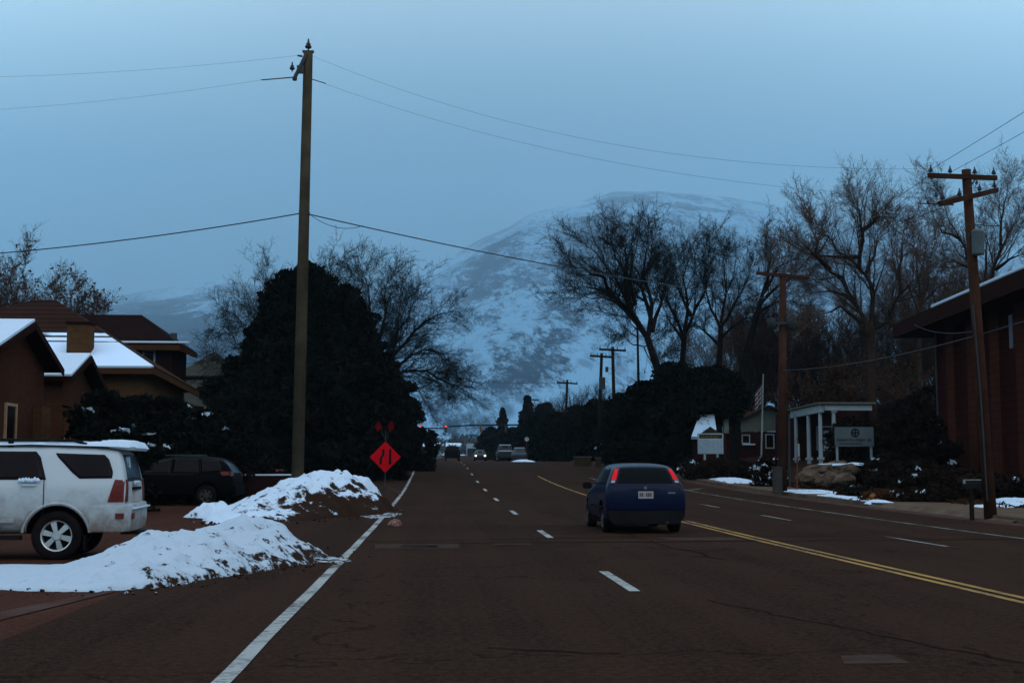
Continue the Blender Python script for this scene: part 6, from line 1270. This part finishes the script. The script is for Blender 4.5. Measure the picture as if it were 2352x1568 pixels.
eg(1628, 845, 83, 2.1, 12000, 'dark evergreen right in the clump, behind the letter board sign', cl=190, lift=.50)
eg(1430, 905, 108, 1.7, 7000, 'small dark evergreen between the distant poles and the clump'); eg(1155, 940, 255, 1.8, 2600, 'pointed narrow evergreen far down the street', .3, True, cr_=.5, cl=60); eg(1212, 912, 190, 2.0, 4000, 'pointed evergreen beside the farthest utility pole', .26, True, cr_=.5, cl=80)
eg(1128, 985, 235, 2.6, 3000, 'low dark tree mass at the far intersection, right of the signals', .3, cr_=.7, cl=60); eg(1185, 985, 200, 2.5, 3000, 'rounded dark tree behind the snowy pickup truck', .28, cr_=.7, cl=60); eg(1250, 930, 170, 2.2, 4500, 'rounded dark tree left of the third distant pole', .26, cr_=.6, cl=90)
eg(1285, 950, 150, 2.3, 5000, 'dark tree at the foot of the third distant pole', .24, cl=90); eg(1330, 935, 140, 2.2, 5500, 'dark tree between the third distant pole and the close pair', .22, cl=100); eg(1378, 925, 122, 2.0, 6000, 'dark tree at the foot of the close pair of poles', .2, cl=110)
for i, (px, Y, ty) in enumerate([(1262, 160, 900), (1345, 135, 880), (1300, 150, 905), (1390, 120, 880), (1235, 180, 915)]):
    X = XA(px, Y); z0 = zg(X, Y); lb = ['bare street tree left of the third distant pole', 'bare street tree right of the third distant pole', 'bare street tree behind the third distant pole', 'bare street tree behind the close pair of poles', 'bare street tree beside the pointed evergreen'][i]
    auto_tree('street_tree', lb, (X + .5, Y, z0), ZA(ty, Y) - z0, 2.6, 120 + i, barkd, barkd, .16, maxl=1, nch=4, group='bare street trees down the right side', nl=9, trunk_f=.2, thick=2.48)
limb_tree('bare_tree', 'thin bare tree with bushy side growth right of the close pole pair', 90, [(1468, 1000), (1466, 850), (1464, 740)], [[(1464, 760), (1440, 730), (1420, 690)], [(1464, 780), (1435, 760), (1415, 740)], [(1464, 740), (1455, 700), (1450, 680)], [(1465, 800), (1440, 790), (1425, 775)], [(1466, 830), (1500, 800), (1530, 780)], [(1466, 860), (1500, 850), (1525, 835)]], .13, 38, barkm, barkm, maxl=2, nch=3, lnk=0.90, thick=2.3)
# bits of roadside buildings behind the hatchback
mw = thing('tan_wall', 'low tan masonry wall behind the blue hatchback roof, left', 'wall', (XA(1338, 100), 100, 1.3)); q = P(1338, 1050, 100); zb = zg(q.x, 100); MB().box((q.x, 100, (q.z + zb) / 2), (1.3, .4, q.z - zb)).build('wall_body', M('tan_masonry', (.042, .026, .012), .9), mw); MB().box((q.x, 100, q.z + .04), (1.4, .5, .08)).build('coping', trimw if False else M('pale_coping', (.08, .08, .075), .9), mw)
for i, (px, yt) in enumerate([(1374, 1052), (1428, 1046), (1448, 1048)]):
    q = P(px, yt, 97); zb = zg(q.x, 97); b0 = thing('gate_post', ['tan gate post left of the blue hatchback', 'tan gate post above the blue hatchback roof, left one', 'tan gate post above the blue hatchback roof, right one'][i], 'post', (q.x, 97, zb), 0, 'tan masonry gate posts'); MB().box((q.x, 97, (q.z + zb) / 2), (.4, .4, q.z - zb)).build('shaft', MATS['tan_masonry'], b0); MB().box((q.x, 97, q.z + .03), (.48, .48, .07)).build('cap', MATS['pale_coping'], b0)
ct = thing('pale_cottage', 'small pale gabled cottage half hidden by dark trees above the hatchback', 'house', (XA(1395, 118), 118, 1.7)); m_ = MB(); q = P(1392, 1020, 116); m_.prism([P(1382, 1052, 116), P(1410, 1052, 116), P(1410, 1028, 116), P(1395, 1014, 116), P(1382, 1026, 116)], (0, 5, 0)); m_.build('wall', M('pale_siding', (.05, .055, .055), .9), ct)
m_ = MB(); m_.slab([P(1379, 1028, 115.6), P(1395, 1012, 115.6), P(1395, 1012, 115.6) + Vector((0, 5.6, 0)), P(1379, 1028, 115.6) + Vector((0, 5.6, 0))], .1); m_.slab([P(1395, 1012, 115.6), P(1413, 1030, 115.6), P(1413, 1030, 115.6) + Vector((0, 5.6, 0)), P(1395, 1012, 115.6) + Vector((0, 5.6, 0))], .1); m_.build('roof', mat_snow('cottage_snow', .2, 0, base=(.35, .42, .48)), ct)
fs_ = thing('speed_sign', 'small rectangular pale sign on a post among the dark trees', 'sign', (XA(1421, 96), 96, 1.3)); q = P(1421, 986, 96); MB().box(q, (.38, .02, .52)).build('plate', M('dim_sign', (.10, .14, .18), .6), fs_); MB().tube2([(q.x, 96.03, zg(q.x, 96)), (q.x, 96.03, q.z + .2)], .03, 6).build('post', iron, fs_)
rsg = thing('round_sign', 'pale round sign on a reddish post far down the right kerb', 'sign', (XA(1208, 165), 165, 2)); q = P(1210, 1008, 165); MB().lathe([(.001, -.02), (.28, -.02), (.28, .02), (.001, .02)], 14, q, 'Y').build('plate', M('dim_sign2', (.32, .36, .36), .6), rsg); MB().tube2([(q.x - .05, 165.05, zg(q.x, 165)), (q.x, 165.05, q.z + .3)], .05, 6).build('post', M('post_red', (.08, .02, .015), .8), rsg)

# ------------------------------------------------------------------ traffic signals at the crossing
tY = 200
ts = thing('traffic_signal_mast', 'long dark traffic signal mast arm across the street at the intersection', 'traffic light', (XA(1200, tY), tY, zr(tY)))
xR, xL = XA(1200, tY), XA(935, tY); z1 = ZA(978, tY)
MB().tube2([(xR, tY, zr(tY)), (xR, tY, ZA(972, tY))], [.16, .12], 8).build('pole', poled, ts); m_ = MB(); m_.tube2([(xR, tY, ZA(975, tY)), (XA(1085, tY), tY, ZA(976, tY)), (XA(1030, tY), tY, ZA(979, tY))], [.13, .11, .09], 8); m_.build('mast_arm', poled, ts)
ts2 = thing('traffic_signal_mast', 'dark signal mast arm reaching in from behind the left evergreen', 'traffic light', (XA(925, tY - 4), tY - 4, zr(tY))); m_ = MB(); m_.tube2([(XA(925, 196), 196, ZA(984, 196)), (XA(1026, 196), 196, ZA(983, 196))], [.13, .08], 8); m_.build('mast_arm', poled, ts2); MB().tube2([(XA(925, 196), 196, zr(196)), (XA(925, 196), 196, ZA(980, 196))], .15, 8).build('pole', poled, ts2)
sigh = M('signal_housing', (.02, .018, .012), .6); sigy = M('signal_yellow', (.30, .10, .015), .6)
for i, (px, lit, par, hm) in enumerate(((966, 1, ts2, sigh), (1024, 1, ts2, sigh), (1104, 0, ts, sigy), (1162, 2, ts, sigh))):
    Y = 195.6 if par is ts2 else 199.6; q = P(px, 982, Y); m_ = MB(); m_.box((q.x, Y, q.z - .15), (.34, .22, 1.15)); hs_ = m_.build('signal_head', hm, par)
    for k_ in range(3):
        zc = q.z + .22 - .36 * k_
        MB().lathe([(.001, -.02), (.145, -.02), (.145, .02)], 10, (q.x, Y - .12, zc), 'Y').build('lens', sig_red if (lit == 1 and k_ == 0) else iron, hs_)

# ------------------------------------------------------------------ far town and mountains
twood = []
rs = np.random.RandomState(8); npt = 26000
ty_ = rs.uniform(330, 1150, npt) ; tx_ = ty_ * rs.uniform(-.16, .16, npt) 
keep = ((np.sin(tx_ * .05 + ty_ * .013) + np.sin(tx_ * .021 - ty_ * .031) + rs.normal(0, .5, npt)) > .15) & ~((np.abs(tx_ - 3) < 16) & (ty_ < 420)); tx_, ty_ = tx_[keep], ty_[keep]
cl_ = 1500; ci = rs.choice(len(tx_), cl_); per = 14
cc = np.stack([tx_[ci], ty_[ci], np.array([zg(a, b) for a, b in zip(tx_[ci], ty_[ci])])], axis=1); hh = rs.uniform(2.5, 8, cl_)
pts = cc[:, None, :] + rs.normal(size=(cl_, per, 3)) * np.array([1.5, 1.5, 0]) ; pts[:, :, 2] += rs.random_sample((cl_, per)) * hh[:, None]; V, Q = quads(pts.reshape(-1, 3), .9, 3)
tag(np_mesh('far_wood', V, Q, M('far_twigs', (.035, .035, .035), .95)), 'scattered dark trees of the far town at the foot of the mountain', 'trees', kind='stuff')
roofw = mat_snow('town_snow', .05, 0); wallt = M('town_wall', (.07, .06, .06), .9)
GH = 'small houses of the far town'
hl = ['leftmost far house below the left red signal', 'far house between the two red signals', 'far house just below the second red signal', 'far house right of the second red signal', 'far house above the dark pickup truck', 'far house above the box truck', 'far house nearest the pointed evergreen']
for i, (px, py, Y) in enumerate([(962, 1008, 520), (990, 1022, 430), (1016, 1000, 600), (1042, 1012, 520), (1052, 1018, 640), (1075, 1000, 620), (1118, 1005, 560)]):
    X = XA(px, Y); z0 = zg(X, Y); z1 = z0 + 3.2; h0 = thing('far_house', hl[i], 'house', (X, Y, z0), 0, GH); w_ = 2.6
    MB().box((X, Y + 4, (z0 + z1) / 2), (2 * w_, 8, z1 - z0)).build('wall', wallt, h0)
    r_ = MB(); r_.slab([(X - w_ - .5, Y - .5, z1 - .2), (X + w_ + .5, Y - .5, z1 - .2), (X + w_ + .5, Y + 4, z1 + 1.0), (X - w_ - .5, Y + 4, z1 + 1.0)], .25); r_.slab([(X - w_ - .5, Y + 8.5, z1 - .2), (X + w_ + .5, Y + 8.5, z1 - .2), (X + w_ + .5, Y + 4, z1 + 1.0), (X - w_ - .5, Y + 4, z1 + 1.0)], .25); r_.build('roof', roofw, h0)

crest = [(-3000, .02), (-1500, .05), (-600, .095), (0, .112), (250, .122), (400, .130), (520, .137), (640, .130), (760, .122), (880, .132), (980, .146), (1100, .170), (1230, .190), (1400, .204), (1520, .206), (1700, .198), (1900, .185), (2200, .16), (2600, .13), (3600, .07), (6000, .02)]
cxs = [math.atan((c[0] - 1000) / F) for c in crest]; ces = [c[1] for c in crest]
def ridged(p, o=4):
    s = 0; a = .5
    for _ in range(o): s += a * (1 - 2 * abs(mnoise.noise(p))); p = p * 2.07 + Vector((3, 7, 1)); a *= .5
    return s
R0, RC = 1150.0, 15000.0
th = np.linspace(-.62, .72, 330); rad = np.concatenate([np.linspace(R0, 4200, 140), np.linspace(4300, RC, 140), np.linspace(RC + 80, 17000, 12)])
V = []
for r_ in rad:
    for t in th:
        x, y = r_ * math.sin(t), r_ * math.cos(t); ce = float(np.interp(t, cxs, ces)); q = Vector((x, y, 0))
        f_ = min(1, (r_ - R0) / (RC - R0)); up_ = f_ ** 1.12
        spur = ridged(Vector((x / 1700 - y / 4600, y / 9000 + x / 5200 - .3, 2.5)), 3)
        qs = Vector((x, y * .22, 0)); fine_ = ridged(qs / 700, 5)
        z = 17 + ce * RC * up_
        amp = (up_ ** .55) * (1 - .55 * up_)
        z += amp * (spur * 600 + fine_ * 210) * (ce / .2) + 14 * mnoise.noise(q / 150) * min(1, f_ * 20) + 4 * mnoise.noise(q / 45) * min(1, f_ * 20)
        lim = ce * r_ * (1.02 + .03 * mnoise.noise(q / 500)) + 10
        if z > lim - 120: u_ = (z - lim + 120) / 240; z = lim - 120 + 120 * (u_ / (1 + abs(u_))) * 1.6
        if r_ > RC: z -= (r_ - RC) * .7
        V.append((x, y, z if r_ > R0 + 1 else 8))
n_ = len(th); Q = [(j * n_ + i, j * n_ + i + 1, (j + 1) * n_ + i + 1, (j + 1) * n_ + i) for j in range(len(rad) - 1) for i in range(n_ - 1)]
def mat_mtn():
    m, t, b = nmat('mountain_snow_brush'); n = t.nodes; l = t.links; setc(b, (.6, .6, .6), .95, .05)
    g = n.new('ShaderNodeNewGeometry')
    def nz(s, d, r=.6, vec=None):
        k = n.new('ShaderNodeTexNoise'); k.inputs['Scale'].default_value = s; k.inputs['Detail'].default_value = d; k.inputs['Roughness'].default_value = r; l.new(vec or g.outputs['Position'], k.inputs[0]); return k.outputs[0]
    def mth(op, a, c): 
        k = n.new('ShaderNodeMath'); k.operation = op
        for i, v in ((0, a), (1, c)):
            if hasattr(v, 'links'): l.new(v, k.inputs[i])
            else: k.inputs[i].default_value = v
        return k.outputs[0]
    def rng(v, a, bb, c=0, d=1):
        r = n.new('ShaderNodeMapRange'); [setattr(r.inputs[i], 'default_value', x) for i, x in ((1, a), (2, bb), (3, c), (4, d))]; l.new(v, r.inputs[0]); return r.outputs[0]
    mp = n.new('ShaderNodeMapping'); mp.inputs['Scale'].default_value = (1, .06, .8); mp.inputs['Rotation'].default_value = (0, -.45, 0); l.new(g.outputs['Position'], mp.inputs[0])
    big = nz(.0011, 5, .6, mp.outputs[0]); med = nz(.006, 6, .7, mp.outputs[0]); fine = nz(.022, 6, .85, mp.outputs[0])
    v = n.new('ShaderNodeTexVoronoi'); v.inputs['Scale'].default_value = .040; l.new(mp.outputs[0], v.inputs[0])
    sp_ = n.new('ShaderNodeSeparateXYZ'); l.new(g.outputs['Position'], sp_.inputs[0]); lowm = rng(sp_.outputs['Z'], 20, 260, 1, 0)
    dots = mth('MULTIPLY', rng(v.outputs[0], .42, .22), lowm)
    mf = nz(.0035, 3, .5, mp.outputs[0]); a = mth('ADD', mth('MULTIPLY', big, .8), mth('MULTIPLY', mf, .5)); a = mth('ADD', a, mth('MULTIPLY', med, .6)); fin2 = nz(.07, 4, .9, mp.outputs[0]); a = mth('ADD', mth('ADD', a, mth('MULTIPLY', fine, .85)), mth('MULTIPLY', fin2, .45))
    brush = rng(a, 1.505, 1.63, 0, .95)
    f_ = mth('MAXIMUM', brush, mth('MULTIPLY', dots, .75))
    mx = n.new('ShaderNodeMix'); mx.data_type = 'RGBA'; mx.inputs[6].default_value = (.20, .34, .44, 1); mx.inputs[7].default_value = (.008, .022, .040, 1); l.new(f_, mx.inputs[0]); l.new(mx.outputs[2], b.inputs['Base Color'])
    return m
mo = np_mesh('mountain', V, Q, mat_mtn()); mo.data.polygons.foreach_set('use_smooth', [True] * len(Q)); struct(mo)

# ------------------------------------------------------------------ haze
hm = bpy.data.materials.new('haze_air'); hm.use_nodes = True; t = hm.node_tree; t.nodes.clear(); ou = t.nodes.new('ShaderNodeOutputMaterial'); pv = t.nodes.new('ShaderNodeVolumePrincipled')
pv.inputs['Color'].default_value = (.62, .84, .96, 1); pv.inputs['Density'].default_value = .90e-4; pv.inputs['Anisotropy'].default_value = 0.0; t.links.new(pv.outputs[0], ou.inputs['Volume'])
hz = MB().box((0, 8500, 1900 - 2), (26000, 17600, 3804)).build('haze', hm); tag(hz, 'pale blue winter haze hanging between the street and the mountain', 'haze', kind='stuff')
